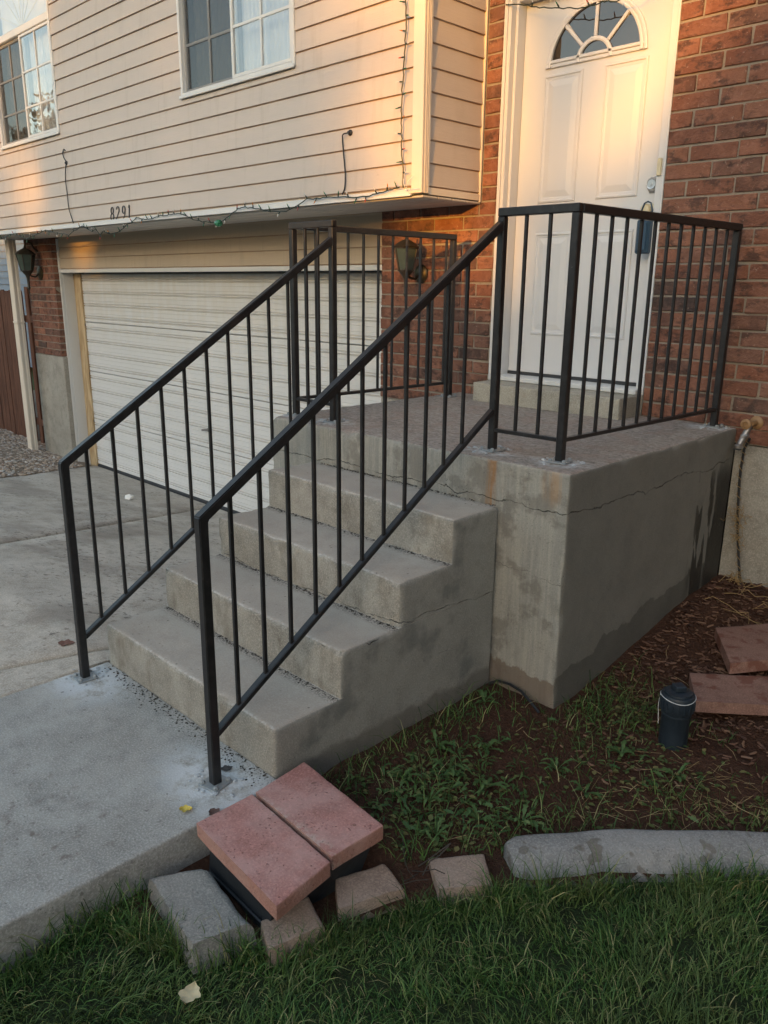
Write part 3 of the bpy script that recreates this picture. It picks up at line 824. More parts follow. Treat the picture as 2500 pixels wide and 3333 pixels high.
# solid body behind the facings
b = MB(); b.box(-8.35, -1.62, 3.2, 9, -.8, 2.04); b.box(-8.35, -1.42, 2.75, 9, 2.2, 2.85); b.box(-.15, 4.2, 3.0, 9, -.6, 5.0); b.box(-1.62, -.15, 3.6, 9, -.6, 5)
b.box(-8.35, -1.42, 2.75, 9, 4.15, 5.0); b.box(-2.2, -1.42, 2.30, 2.75, 2.2, 5.0)
b.obj('inner_wall', M['dark'], house)

# siding boards
def lap_prof(Y, z0, z1, out=.0155):
    return [(Y, z0), (Y-.0035, z0), (Y-.0040, z0+.0075), (Y-out+.001, z0+.0068), (Y-out, z0+.0085), (Y-out*.86, z0+.035), (Y-.0055, z1), (Y, z1)]
def board_x(x0, x1, z0, z1, Y, mat, name='siding_board', out=.0155): return MB().extrude_x(lap_prof(Y, z0, z1, out), x0, x1).obj(name, mat, house)
EXPO = .1203
W2 = (-3.79, -2.462, 2.872, 4.12); W1 = (-7.262, -5.888, 2.875, 4.62)
for k in range(24):
    z0 = 2.097+EXPO*k; z1 = z0+EXPO; xs_ = [-8.42, -1.4495]
    cuts = []
    for (a, b_, c, d) in (W1, W2):
        if z0 > c-.10 and z0 < d: cuts.append((a, b_))
    segs = []; x = xs_[0]
    for a, b_ in sorted(cuts): segs.append((x, a+.006)); x = b_-.006
    segs.append((x, xs_[1]))
    if z0 > c-.10 and z0 < c: pass
    dz = random.uniform(-.0012, .0012)
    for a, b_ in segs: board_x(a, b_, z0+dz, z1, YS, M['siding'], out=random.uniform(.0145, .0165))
# the boards cut under each sill
for (a, b_, c, d) in (W1, W2):
    k = int((c-2.097)//EXPO); z0 = 2.097+EXPO*k
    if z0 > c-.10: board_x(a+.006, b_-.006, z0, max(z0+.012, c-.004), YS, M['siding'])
# return wall: boards facing the door
def board_y(z0, z1):
    X = -1.392; prof = [(2*X-q[0]+0, q[1]) for q in lap_prof(X, z0, z1, .0145)]
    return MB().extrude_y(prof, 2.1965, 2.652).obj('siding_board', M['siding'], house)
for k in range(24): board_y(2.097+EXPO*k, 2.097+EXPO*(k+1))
b = MB(); b.box(-8.42, -1.45, YS+.002, YS+.06, 4.99, 5.0); b.box(-1.47, -1.394, YS+.004, 2.66, 2.06, 5.0); b.box(-8.42, W1[0], YS+.002, YS+.05, 2.06, 5.0); b.box(W1[1], W2[0], YS+.002, YS+.05, 2.06, 5.0); b.box(W2[1], -1.472, YS+.002, YS+.05, 2.06, 5.0)
b.box(W1[0]+.002, W1[1]-.002, YS+.002, YS+.05, 2.06, 2.868); b.box(W2[0]+.002, W2[1]-.002, YS+.002, YS+.05, 2.06, 2.868)
b.box(W1[0]+.002, W1[1]-.002, YS+.002, YS+.05, 4.62, 4.98); b.box(W2[0]+.002, W2[1]-.002, YS+.002, YS+.05, 4.12, 4.98)
b.box(-8.42, -8.36, YS+.06, 9, 2.06, 5.)
b.obj('sheathing', M['trim'], house)
c = MB(); c.bbox(-1.449, -1.368, 2.129, 2.1455, 2.062, 5.0, .003); c.bbox(-1.3835, -1.3675, 2.1460, 2.196, 2.062, 5.0, .003)
for i in range(3): c.bbox(-1.3665-.0015, -1.3655, 2.152+.013*i, 2.158+.013*i, 2.062, 5.0, .0005)
c.obj('corner_trim', M['trim'], house)
MB().bbox(-1.389, -1.372, 2.653, 2.6645, 2.05, 5.0, .002).obj('side_trim', M['trim'], house)
MB().bbox(-1.3915, -1.3745, 2.197, 2.651, 2.058, 2.0955, .002).obj('bottom_trim', M['trim'], house)
t = MB(); t.bbox(-8.44, -1.450, 2.128, 2.146, 2.052, 2.088, .003); t.bbox(-8.44, -1.450, 2.121, 2.128, 2.049, 2.056, .002)
t.obj('bottom_trim', M['white'], house)
for i in range(4):
    MB().bbox(-8.43, -1.376, 2.150+.129*i, 2.150+.129*(i+1)-.004, 2.040+(.0), 2.052, .004).obj('soffit_panel', M['soffit'], house)
MB().box(-8.43, -1.38, 2.150, 2.664, 2.0535, 2.0590).obj('soffit_backing', M['dark'], house)
# header siding over the garage
YH = 2.75
for k in range(4):
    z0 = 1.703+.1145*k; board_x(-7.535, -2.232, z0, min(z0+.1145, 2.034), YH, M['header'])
t = MB(); t.bbox(-7.60, -7.536, YH-.028, YH, 1.665, 2.036, .003); t.bbox(-7.535, -2.232, YH-.03, YH+.01, 1.664, 1.7015, .003)
t.obj('garage_trim', M['white'], house)
j = MB(); j.bbox(-7.595, -7.545, YH-.024, YH+.01, -.66, 1.6635, .003); j.bbox(-7.561, -7.540, YH+.0105, YG+.03, -.66, 1.6635, .002)
j.obj('garage_frame', M['white'], house)
MB().bbox(-2.31, -2.229, YG-.10, YG+.03, -.66, 1.66, .003).obj('garage_frame', M['white'], house)
p = [(-7.50, YG-.012, z) for z in np.linspace(-.62, 1.66, 24)]
MB().bbox(-7.539, -7.372, YG-.020, YG+.02, -.66, 1.66, .006).obj('jamb_board', M['rawwood'], house)
MB().bbox(-7.37, -2.312, YG-.075, YG-.03, 1.655, 1.6635, .002).obj('door_seal', M['seal'], house)
# garage door sections
gd = MB(); gd.box(-7.37, -2.31, YG+.035, YG+.05, -.62, 1.68)
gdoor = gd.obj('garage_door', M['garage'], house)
zs = [1.655, 1.118, .552, -.012, -.575]
for s in range(4):
    zt, zb = zs[s]-.0035, zs[s+1]+.0035; h = zt-zb
    pr = [(YG+.034, zb), (YG+.006, zb), (YG+.002, zb+.004)]
    # ribbed steel: three pairs of ridges per section with flat bands between
    ribs = []
    for fr in (.10, .36, .62, .88):
        zc = zb+h*fr
        ribs += [(zc-.018, .0), (zc-.014, .012), (zc-.006, .012), (zc-.002, .0), (zc+.006, .0), (zc+.010, .009), (zc+.016, .009), (zc+.020, .0)]
        if fr < .8:
            for q in (.085, .17): 
                z2 = zb+h*(fr+q); ribs += [(z2-.003, .0), (z2, .0042), (z2+.003, .0)]
    ribs.sort()
    for z, d in ribs: pr.append((YG+.002+d, z))
    pr += [(YG+.002, zt-.004), (YG+.008, zt), (YG+.034, zt)]
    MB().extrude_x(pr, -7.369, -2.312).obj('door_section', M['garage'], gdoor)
MB().bbox(-7.369, -2.312, YG-.004, YG+.03, -.625, -.577, .006).obj('door_seal', M['seal'], gdoor)
hb = MB(); hb.lathe([(.022, 0), (.022, .006), (.012, .01), (.010, .035)], (-4.86, YG-.002, .177), 14, 'y'); hb.bar((-4.93, YG-.036, .168), (-4.80, YG-.036, .190), .014, .022, .004)
hb.obj('handle', M['pewter'], gdoor, smooth=True)
for s in range(5):
    z = zs[s]-.03; MB().bbox(-7.376, -7.366, YG-.006, YG+.0, z-.02, z+.012, .002).obj('hinge', M['seal'], gdoor)

# front door
DX0, DX1, DZ0, DZ1, DY = -1.184, -.272, 1.050, 3.082, 2.770
dd = MB(); dd.bbox(DX0, DX1, DY, DY+.045, DZ0+.006, DZ1, .002)
door = dd.obj('front_door', M['door'], house); door['label'] = 'white front door with fan window and four raised panels'
def ring_panel(x0, x1, z0, z1):
    offs = [(0, .0006), (.004, .007), (.012, .0085), (.017, .003), (.026, .0022), (.030, .0012), (.062, .0078), (.066, .0082)]
    V = []; F = []
    for o_, d in offs: V += [(x0+o_, DY-d, z0+o_), (x1-o_, DY-d, z0+o_), (x1-o_, DY-d, z1-o_), (x0+o_, DY-d, z1-o_)]
    for i in range(len(offs)-1):
        for k in range(4): F.append((i*4+k, i*4+(k+1) % 4, (i+1)*4+(k+1) % 4, (i+1)*4+k))
    n = len(offs)-1; F.append((n*4, n*4+1, n*4+2, n*4+3))
    return obj('door_panel', V, F, M['door'], door)
for (x0, x1) in ((-1.035, -.785), (-.655, -.405)):
    ring_panel(x0, x1, 2.030, 2.700); ring_panel(x0, x1, 1.285, 1.868)
# fan light
FX, FZ, FR = -.724, 2.733, .306
def arc(r0, r1, y0, y1, a0=0., a1=math.pi, n=40, cx=FX, cz=FZ):
    m = MB(); V = []
    for i in range(n+1):
        a = a0+(a1-a0)*i/n
        for (r, y) in ((r0, y0), (r0, y1), (r0+.004, y1-.003), (r1-.004, y1-.003), (r1, y1), (r1, y0)): V.append((cx+r*math.cos(a), y, cz+r*math.sin(a)))
    F = []
    for i in range(n):
        for k in range(6): F.append((i*6+k, i*6+(k+1) % 6, (i+1)*6+(k+1) % 6, (i+1)*6+k))
    m.add(V, F); return m
fr = arc(FR-.020, FR, DY-.0, DY-.010, .0, math.pi); t2 = arc(FR-.038, FR-.020, DY, DY-.016); fr.add(t2.V, t2.F)
fr.bbox(FX-FR, FX+FR, DY-.010, DY, FZ-.002, FZ+.018, .003); fr.bbox(FX-FR+.012, FX+FR-.012, DY-.016, DY, FZ+.0185, FZ+.036, .003)
fan = fr.obj('fan_window', M['door'], door, smooth=True)
mu = arc(.088, .110, DY, DY-.013)
for a in (46, 90, 134):
    ca, sa = math.cos(R_(a)), math.sin(R_(a))
    mu.bar((FX+.108*ca, DY-.007, FZ+.108*sa), (FX+.272*ca, DY-.007, FZ+.272*sa), .020, .013, .004, up=(0, 1, 0))
mu.obj('muntin', M['door'], fan, smooth=True)
def sector(r0, r1, a0, a1):
    n = 14; V = []; F = []
    for i in range(n+1):
        a = R_(a0+(a1-a0)*i/n); V += [(FX+r0*math.cos(a), DY-.003, FZ+r0*math.sin(a)), (FX+r1*math.cos(a), DY-.003, FZ+r1*math.sin(a))]
    for i in range(n): F.append((2*i, 2*i+1, 2*i+3, 2*i+2))
    return obj('pane', V, F, M['fanglass'], fan)
def m_fanglass():
    g = NT('fan_glass')
    return g.fin(g.mix(g.noise(g.pos(), 3, 3), (.010, .009, .009), (.035, .028, .024)), .02, g.bump(g.noise(g.pos(), 4, 2), .002, .5), .9)
M['fanglass'] = m_fanglass()
for a0, a1 in ((3, 43), (49, 88), (92, 131), (137, 177)): sector(.100, .275, a0, a1)
sector(.0, .095, 6, 174)
db = MB(); db.lathe([(.034, 0), (.034, .006), (.030, .010), (.026, .024), (.0245, .026), (.022, .0255), (.021, .0235), (.008, .0235), (.0078, .026), (.001, .026)], (-.318, DY, 2.085), 28, 'y')
db.bbox(-.321, -.315, DY-.0275, DY-.024, 2.073, 2.085, .001)
db.obj('deadbolt', M['chrome'], door, smooth=True)
MB().lathe([(.046, .0002), (.046, .004), (.036, .006)], (-.310, DY, 2.080), 6, 'y').obj('deadbolt_plate', M['pewter'], door)
kb = MB(); kb.lathe([(.035, 0), (.033, .008), (.014, .014), (.012, .035), (.026, .045), (.030, .058), (.022, .070), (.001, .072)], (-.318, DY, 1.955), 20, 'y'); kb.obj('door_knob', M['beige'], door, smooth=True)
fr = MB()
fr.bbox(-1.249, -1.228, 2.652, DY+.05, 1.0, 3.16, .003); fr.bbox(-1.2275, -1.205, 2.660, DY+.05, 1.0, 3.16, .003); fr.bbox(-1.2045, -1.1865, 2.700, DY+.05, 1.0, 3.14, .003)
fr.bbox(-.270, -.222, 2.700, DY+.05, 1.0, 3.14, .003); fr.bbox(-.2215, -.2105, 2.672, DY+.05, 1.0, 3.16, .002)
fr.bbox(-1.186, -.271, 2.700, DY+.05, 3.085, 3.14, .003); fr.bbox(-1.249, -.2105, 2.655, DY+.05, 3.1605, 3.22, .003)
fr.obj('door_frame', M['door'], house)
MB().box(-1.255, -.2085, 2.6685, DY+.05, .70, 1.006).obj('foundation', M['found'], house)
th = MB(); th.bbox(-1.204, -.222, 2.610, DY+.05, 1.010, 1.036, .004); th.obj('threshold', M['white'], house)
MB().bbox(-1.186, -.271, DY-.004, DY+.02, 1.0365, 1.055, .001).obj('door_seal', M['seal'], house)
MB().bbox(-.266, -.242, 2.688, 2.6995, 2.112, 2.196, .004).obj('latch_plate', M['beige'], house)
b = MB(); b.box(-1.25, -.21, DY+.05, 3.4, 3.2, 5.0); b.box(-1.4, -1.25, 2.9, 3.4, 1., 5.); b.obj('lintel_wall', M['trim'], house)

# windows
def window(x0, x1, z0, z1, arched):
    f = MB(); w = .028; y0, y1 = YS-.022, YS+.045
    f.bbox(x0, x0+w, y0, y1, z0, z1, .004); f.bbox(x1-w, x1, y0, y1, z0, z1, .004); f.bbox(x0+w+.0005, x1-w-.0005, y0, y1, z0, z0+w, .004)
    f.bbox(x0+w+.0005, x1-w-.0005, y0, y1, z1-w, z1, .004)
    f.bbox(x0-.006, x1+.006, y0-.012, y0-.0005, z0-.010, z0+.012, .003)
    wn_ = f.obj('window', M['white'], house)
    xm = (x0+x1)/2+.012; zi0, zi1 = z0+w+.001, (z1-w-.001 if not arched else 3.795)
    def sash(a, b, yy, gx, gz, cur, screen):
        s_ = MB(); t_ = .024
        s_.bbox(a, a+t_, yy, yy+.022, zi0, zi1, .003); s_.bbox(b-t_, b, yy, yy+.022, zi0, zi1, .003)
        s_.bbox(a+t_, b-t_, yy, yy+.022, zi0+.0003, zi0+t_, .003); s_.bbox(a+t_, b-t_, yy, yy+.022, zi1-t_, zi1-.0003, .003)
        s_.obj('sash', M['white'], wn_)
        m_ = MB()
        for g_ in gx: m_.bbox(g_-.009, g_+.009, yy+.003, yy+.009, zi0+t_, zi1-t_, .001)
        for g_ in gz: m_.bbox(a+t_, b-t_, yy+.0035, yy+.0085, g_-.009, g_+.009, .001)
        m_.obj('muntin', M['white'], wn_)
        obj('pane', [(a+t_, yy+.011, zi0+t_), (b-t_, yy+.011, zi0+t_), (b-t_, yy+.011, zi1-t_), (a+t_, yy+.011, zi1-t_)], [(0, 1, 2, 3)], M['glass'], wn_)
        if screen: obj('insect_screen', [(a+t_*.4, yy-.004, zi0+t_*.4), (b-t_*.4, yy-.004, zi0+t_*.4), (b-t_*.4, yy-.004, zi1-t_*.4), (a+t_*.4, yy-.004, zi1-t_*.4)], [(0, 1, 2, 3)], M['screen'], wn_)
        n = 60; V = []; F = []
        for i in range(n+1):
            xx = a+(b-a)*i/n; d = .014*math.sin(i*1.1+math.sin(i*.37)*2)
            V += [(xx, yy+.10+d, zi0-.02), (xx, yy+.10+d*.6, zi1+.02)]
        for i in range(n): F.append((2*i, 2*i+2, 2*i+3, 2*i+1))
        obj('curtain', V, F, cur, wn_, smooth=True)
    gl = [zi0+(zi1-zi0)*q for q in ((.30, .64) if arched else (.26, .53, .80))]
    sash(x0+w+.001, xm-.001, YS+.008, [(x0+w+xm)/2], gl, M['curtaindark'], True)
    sash(xm-.028, x1-w-.001, YS-.016, [(xm+x1-w)/2-.008], gl, M['curtain'], False)
    if arched:
        b_ = MB(); b_.bbox(x0+w, x1-w, y0-.002, y1, 3.797, 3.862, .006); b_.obj('transom', M['white'], wn_)
        cx = (x0+x1)/2+.01; cz = 3.866; Rr = (x1-x0)/2-w-.01
        obj('pane', [(x0+w, YS+.012, cz), (x1-w, YS+.012, cz), (x1-w, YS+.012, z1-w), (x0+w, YS+.012, z1-w)], [(0, 1, 2, 3)], M['glass'], wn_)
        obj('curtain', [(x0+w, YS+.10, cz-.05), (x1-w, YS+.10, cz-.05), (x1-w, YS+.10, z1), (x0+w, YS+.10, z1)], [(0, 1, 2, 3)], M['curtain'], wn_)
        m_ = MB()
        for a in (20, 42, 62, 90, 118, 138, 160): m_.bar((cx, YS+.016, cz+.0), (cx+Rr*.99*math.cos(R_(a)), YS+.016, cz+Rr*.99*math.sin(R_(a))), .014, .006, .001, up=(0, 1, 0))
        for k in range(24):
            a, b2 = math.pi*k/24, math.pi*(k+1)/24; m_.bar((cx+Rr*math.cos(a), YS+.018, cz+Rr*math.sin(a)), (cx+Rr*math.cos(b2), YS+.018, cz+Rr*math.sin(b2)), .014, .006, .001, up=(0, 1, 0))
        m_.obj('muntin', M['white'], wn_)
    MB().box(x0+w, x1-w, YS+.5, YS+.52, z0, z1).obj('room_wall', M['dark'], wn_)
window(*W2, False); window(*W1, True)
# roof with eaves
r_ = MB(); r_.box(-9.0, 4.8, 1.55, 1.60, 4.95, 5.15); r_.box(-9.0, 4.8, 1.601, 9.5, 5.02, 5.10)
r_.obj('eave', M['white'], house)
r_ = MB(); r_.add([(-9.1, 1.5, 5.16), (4.9, 1.5, 5.16), (4.9, 5.8, 6.9), (-9.1, 5.8, 6.9), (-9.1, 10.1, 5.16), (4.9, 10.1, 5.16), (-9.1, 1.5, 5.1), (4.9, 1.5, 5.1), (-9.1, 10.1, 5.1), (4.9, 10.1, 5.1)], [(0, 1, 2, 3), (3, 2, 5, 4), (6, 7, 1, 0), (8, 4, 5, 9), (6, 0, 3, 4, 8), (7, 9, 5, 2, 1), (6, 8, 9, 7)])
r_.obj('roof', M['roof'], house)

# ------------------------------------------------------------------ railings
PW, TH_, PK = .0318, .0318, .0127
def base_plate(par, x, y, z, a=0.):
    m = MB(); t = MB().bbox(-.041, .041, -.041, .041, 0, .006, .0015)
    for (u, v) in ((-.029, -.029), (.029, -.029), (.029, .029), (-.029, .029)): t.lathe([(.009, .006), (.009, .012), (.006, .016), (.001, .0165)], (u, v, 0), 6)
    ca, sa = math.cos(a), math.sin(a)
    m.add([(x+v[0]*ca-v[1]*sa, y+v[0]*sa+v[1]*ca, z+v[2]) for v in t.V], t.F)
    return m.obj('base_plate', M['plate'], par)
def railing(name, label, fp, up_, cp, hp, xshift, npl, ystart, ns, short_x, long_y, y_first, y_step, n_st=11):
    root = thing(name, (up_[0], up_[1], 0), label, 'railing', 'black iron railings on the steps and landing')
    ZT = 1.858; zst = .905
    def post(x, y, z0, z1): return MB().bbox(x-PW/2, x+PW/2, y-PW/2, y+PW/2, z0, z1, .0035).obj('post', M['black'], root)
    yn = fp[1]-PW/2; sl = H/D
    post(fp[0], fp[1], .004, zst-.045)
    post(up_[0], up_[1], ZL+.004, ZT-TH_); post(cp[0], cp[1], ZL+.004, ZT-TH_); post(hp[0], hp[1], ZL+.004, ZT-TH_)
    for (x, y, z) in ((fp[0], fp[1], .001), (*up_, ZL), (*cp, ZL), (*hp, ZL)): base_plate(root, x, y, z, random.uniform(-.25, .25))
    # sloping top rail: mitred profile in the plane of the flight
    def xs_at(y): return fp[0]+(up_[0]-fp[0])*(y-fp[1])/(up_[1]-fp[1])
    ye = up_[1]-PW/2+.002; th = TH_/math.cos(math.atan(sl))
    t_ = MB(); prof = [(yn, zst-.055), (yn, zst), (yn+.004, zst+.004), (ye, zst+.004+sl*(ye-yn-.004)), (ye, zst+.004+sl*(ye-yn-.004)-th), (yn+PW, zst+.004+sl*PW-th-.001), (yn+PW, zst-.055)]
    n = len(prof); VV = []
    for sgn, ins in ((-1, .0), (1, .0)):
        for (y, z) in prof: VV.append((xs_at(y)+sgn*(PW/2+.0005), y-(.0005 if y == yn else 0), z))
    FF = [(i, (i+1) % n, n+(i+1) % n, n+i) for i in range(n)] + [tuple(range(n))[::-1], tuple(range(n, 2*n))]
    bm = bmesh.new(); vv = [bm.verts.new(v) for v in VV]
    for f_ in FF: bm.faces.new([vv[i] for i in f_])
    bmesh.ops.recalc_face_normals(bm, faces=bm.faces); bmesh.ops.triangulate(bm, faces=[f_ for f_ in bm.faces if len(f_.verts) > 4])
    ed = [e for e in bm.edges if e.calc_face_angle(0) > .6 and (e.verts[0].co-e.verts[1].co).length > .006]
    bmesh.ops.bevel(bm, geom=ed, offset=.0035, segments=2, affect='EDGES'); bm.verts.index_update()
    obj('top_rail', [v.co[:] for v in bm.verts], [tuple(v.index for v in f_.verts) for f_ in bm.faces], M['black'], root); bm.free()
    # sloping bottom rail
    zb0 = .176; hb_ = .022
    MB().bar((xs_at(yn+PW), yn+PW-.004, zb0+.002), (xs_at(ye), ye, zb0+.002+sl*(ye-yn-PW+.004)), .026, hb_, .003).obj('bottom_rail', M['black'], root)
    for k in range(n_st):
        y = y_first+y_step*k; zb = zb0+.008+sl*(y-yn-PW); zt = zst+sl*(y-yn)-th+.012
        MB().bbox(xs_at(y)-PK/2, xs_at(y)+PK/2, y-PK/2, y+PK/2, zb, zt, .0015).obj('baluster', M['black'], root)
    # level rails on the landing
    def level(a, b, ks, nm):
        A, B = Vector((*a, 0)), Vector((*b, 0)); d = (B-A).normalized()
        e0 = A-d*(PW/2 if nm else -PW/2); e1 = B+d*(PW/2)
        MB().bar((e0.x, e0.y, ZT-TH_/2), (e1.x, e1.y, ZT-TH_/2), PW+.0006, TH_, .0035).obj('top_rail', M['black'], root)
        e0 = A+d*(PW/2-.002); e1 = B-d*(PW/2-.002)
        MB().bar((e0.x, e0.y, .984), (e1.x, e1.y, .984), .0254, .016, .0025).obj('bottom_rail', M['black'], root)
        for k in ks:
            q = A+(B-A)*k
            MB().bbox(q.x-PK/2, q.x+PK/2, q.y-PK/2, q.y+PK/2, .990, ZT-TH_+.002, .0015).obj('baluster', M['black'], root)
    level(up_, cp, short_x, True); level(cp, hp, long_y, False)
    return root
railing('iron_railing', 'nearer black iron railing, down the side of the steps by the garden bed', (-.112, -.157), (-.168, 1.304), (.161, 1.314), (.218, 2.608), 0, 0, 0, 0,
        (.335, .66), [(1.438+.1066*k-1.314)/(2.608-1.314) for k in range(11)], -.052, .1142)
railing('iron_railing', 'farther black iron railing, on the garage side of the steps', (-1.097, -.136), (-1.150, 1.277), (-1.447, 1.275), (-1.398, 2.453), 0, 0, 0, 0,
        (.36, .68), [(1.418+.1085*k-1.275)/(2.453-1.275) for k in range(10)], -.042, .1150)

pts = []
for (x, y, z) in ((-.12, -.152, 0), (-1.097, -.138, 0), (.164, 1.304, ZL), (-.168, 1.296, ZL), (.212, 2.606, ZL), (-1.165, 1.284, ZL), (-1.465, 1.292, ZL)):
    for _ in range(16):
        a = random.uniform(0, 6.28); r = random.uniform(.055, .10); px, py = x+r*math.cos(a), y+r*math.sin(a)
        if z > 0 and (py < YL+.02 or px > XR-.02 or px < XL+.02 or py > YB-.01): continue
        if z == 0 and px > .01: continue
        pts.append((px, py, z+.002))
o = pebbles(pts, .0065, 'grout_crumbs', simple('pale_grout', (.42, .44, .46), .9, .4, 60), .55); tag(o, 'pale grout crumbs around the railing feet')

pts = []
for k in range(4):
    for _ in range(200):
        x = -W+.02+(W-.03)*random.random(); dy = abs(random.gauss(0, .011))
        if noise.noise(Vector((x*7, k*3.1, 0))) < -.25: continue
        pts.append((x, (k+1)*D-.004-dy if k < 3 else YL-.004-dy, (k+1)*H+.001))
for _ in range(240):
    x = -1.12+1.1*random.random(); pts.append((x, -.006-abs(random.gauss(0, .03)), .001))
o = pebbles(pts, .0030, 'dirt_crumbs', simple('dark_dirt', (.045, .036, .028), .95, .4, 60), .5); tag(o, 'dark dirt crumbs along the inner corners of the steps')

# ------------------------------------------------------------------ fittings on the house
# house number 8291
num = thing('house_number', (-4.86, 2.13, 2.08), 'dark house number 8291 on the cream siding above the garage', 'house number')
def digit(strokes, x, z, s=.098, lean=.0):
    m = MB()
    for pts, wd in strokes:
        P = [Vector((x+(px+lean*pz)*s, YS-.0165, z+pz*s)) for px, pz in pts]
        N = len(P)
        for i in range(N-1):
            a, b_ = P[i], P[i+1]; d = (b_-a).normalized(); m.bar(a-d*.0008, b_+d*.0008, wd*(.55+.9*abs(d.z))*s, .004, .0004, up=(0, 1, 0))
    return m
def circ(cx, cz, rx, rz, a0, a1, n=16): return [(cx+rx*math.cos(R_(a0+(a1-a0)*i/n)), cz+rz*math.sin(R_(a0+(a1-a0)*i/n))) for i in range(n+1)]
D8 = [(circ(0, .73, .20, .25, 0, 360), .09), (circ(0, .25, .26, .25, 0, 360), .09)]
D2 = [(circ(0, .74, .22, .25, 170, -35) + [(-.24, .03), (.26, .03)], .085)]
D9 = [(circ(0, .70, .23, .28, 0, 360), .085), ([(.23, .72), (.20, .40), (.05, .10), (-.12, .02)], .085)]
D1 = [([(-.12, .82), (.02, .98), (.02, .0)], .10)]
for dg, x in ((D8, -5.005), (D2, -4.905), (D9, -4.800), (D1, -4.705)): digit(dg, x, 2.082, .106, .12).obj('digit', M['ink'], num)

# black cables hanging on the siding
def cable(pts, label, hook):
    t = thing('black_cable', (pts[-1][0], YS-.02, pts[-1][2]), label, 'cable', 'black cables on the cream siding')
    P = []
    for i in range(len(pts)-1):
        for q in range(6):
            u = q/6; p0 = pts[max(i-1, 0)]; p1 = pts[i]; p2 = pts[i+1]; p3 = pts[min(i+2, len(pts)-1)]
            P.append(tuple(.5*((2*p1[k])+(-p0[k]+p2[k])*u+(2*p0[k]-5*p1[k]+4*p2[k]-p3[k])*u*u+(-p0[k]+3*p1[k]-3*p2[k]+p3[k])*u**3) for k in range(3)))
    P.append(pts[-1])
    MB().tube(P, .0042, 6).obj('wire', M['cable'], t, smooth=True)
    b = MB()
    for h in hook: b.lathe([(.017, 0), (.017, .008), (.010, .014), (.008, .022)], h, 10, 'y')
    b.obj('clip', M['cable'], t)
y_ = YS-.022
cable([(-1.965, y_, 2.432), (-2.0, y_-.01, 2.428), (-2.018, y_, 2.40), (-2.004, y_, 2.288), (-1.994, y_, 2.201), (-2.0, y_, 2.13), (-2.022, y_, 2.094)], 'short black cable hanging from the siding near the house corner', [(-1.960, YS-.008, 2.434)])
cable([(-5.790, y_, 2.712), (-5.82, y_, 2.73), (-5.845, y_, 2.70), (-5.835, y_, 2.66), (-5.797, y_, 2.617), (-5.825, y_, 2.55), (-5.84, y_, 2.458), (-5.832, y_, 2.33), (-5.825, y_, 2.218), (-5.757, y_, 2.09)], 'thin black cable looping down the siding above the house number', [(-5.800, YS-.010, 2.612)])

# string lights
bulb_me = {}
for nm, tip in (('clear', 'bulbclear'), ('red', 'bulbred'), ('orange', 'bulborange'), ('green', 'bulbgreen')):
    m = MB(); m.lathe([(.0042, 0), (.0046, .014), (.0040, .020)], n=6); m.m = 1; m.lathe([(.0032, .0205), (.0036, .030), (.0006, .042)], n=6)
    me = make_mesh('bulb', m.V, m.F, [M['wire'], M[tip]], midx=m.M); bulb_me[nm] = me
def light_string(pts, label, step, sp=.0036, cols=('green', 'clear', 'green', 'red', 'clear', 'orange', 'green'), vertical=False):
    t = thing('light_string', pts[0], label, 'string lights', 'strings of small lights on the house front')
    P = [Vector(p) for p in pts]; Q = []
    for i in range(len(P)-1):
        for q in range(5):
            u = q/5; Q.append(P[i].lerp(P[i+1], u)+Vector((random.uniform(-1, 1), random.uniform(-.7, .2), random.uniform(-1, 1)))*.004)
    Q.append(P[-1]); MB().tube(Q, sp, 5).obj('wire', M['wire'], t)
    acc = 0; k = 0
    for a, b_ in zip(Q[:-1], Q[1:]):
        acc += (b_-a).length
        if acc > step:
            acc = 0; k += 1
            if vertical: d = Vector(((1 if k % 2 else -1)*random.uniform(.7, 1), -.25, random.uniform(-.2, .25)))
            else: d = Vector((random.uniform(-.6, .6), -.3, random.choice((1, 1, -1))*random.uniform(.7, 1)))
            inst('bulb', bulb_me[cols[k % len(cols)]], b_, t, d.to_track_quat('Z', 'Y').to_euler())
    return t
yl = YS-.034
L1 = [(-8.3, 2.03), (-7.9, 2.00), (-7.584, 1.999), (-7.244, 2.047), (-6.832, 1.988), (-6.361, 2.049), (-6.154, 2.02), (-5.853, 1.989), (-5.547, 2.059), (-5.373, 2.002), (-5.287, 2.02), (-5.218, 1.963), (-5.168, 1.992), (-5.008, 1.967), (-4.846, 1.984), (-4.724, 2.035), (-4.626, 2.046), (-4.543, 2.082), (-4.439, 2.063), (-4.32, 2.057), (-4.171, 2.078), (-4.101, 2.071), (-4.003, 2.08), (-3.88, 2.08), (-3.751, 2.047), (-3.689, 2.025), (-3.564, 2.006), (-3.453, 1.991), (-3.37, 1.992)]
ls = light_string([(x, yl, z) for x, z in L1], 'string of small lights drooping along the siding edge over the garage, ending in a plug', .075)
pl = MB(); pl.lathe([(.006, -.03), (.022, -.026), (.026, 0), (.022, .02), (.008, .026)], (-3.352, yl, 1.985), 10, 'x'); pl.obj('plug', M['bulbgreen'], ls)
L2 = [(-3.345, 1.985), (-3.201, 2.033), (-3.119, 2.066), (-3.051, 2.078), (-2.889, 2.062), (-2.734, 2.031), (-2.559, 2.022), (-2.343, 2.087), (-2.185, 2.084), (-2.012, 2.08), (-1.908, 2.071), (-1.768, 2.071), (-1.62, 2.085), (-1.52, 2.10)]
light_string([(x, yl, z) for x, z in L2], 'string of small lights along the siding edge running to the house corner', .075)
light_string([(-1.505+.012*math.sin(z*7), YS-.034, z) for z in np.linspace(2.09, 3.6, 16)], 'string of small lights hanging straight down beside the corner trim', .058, .0040, vertical=True)
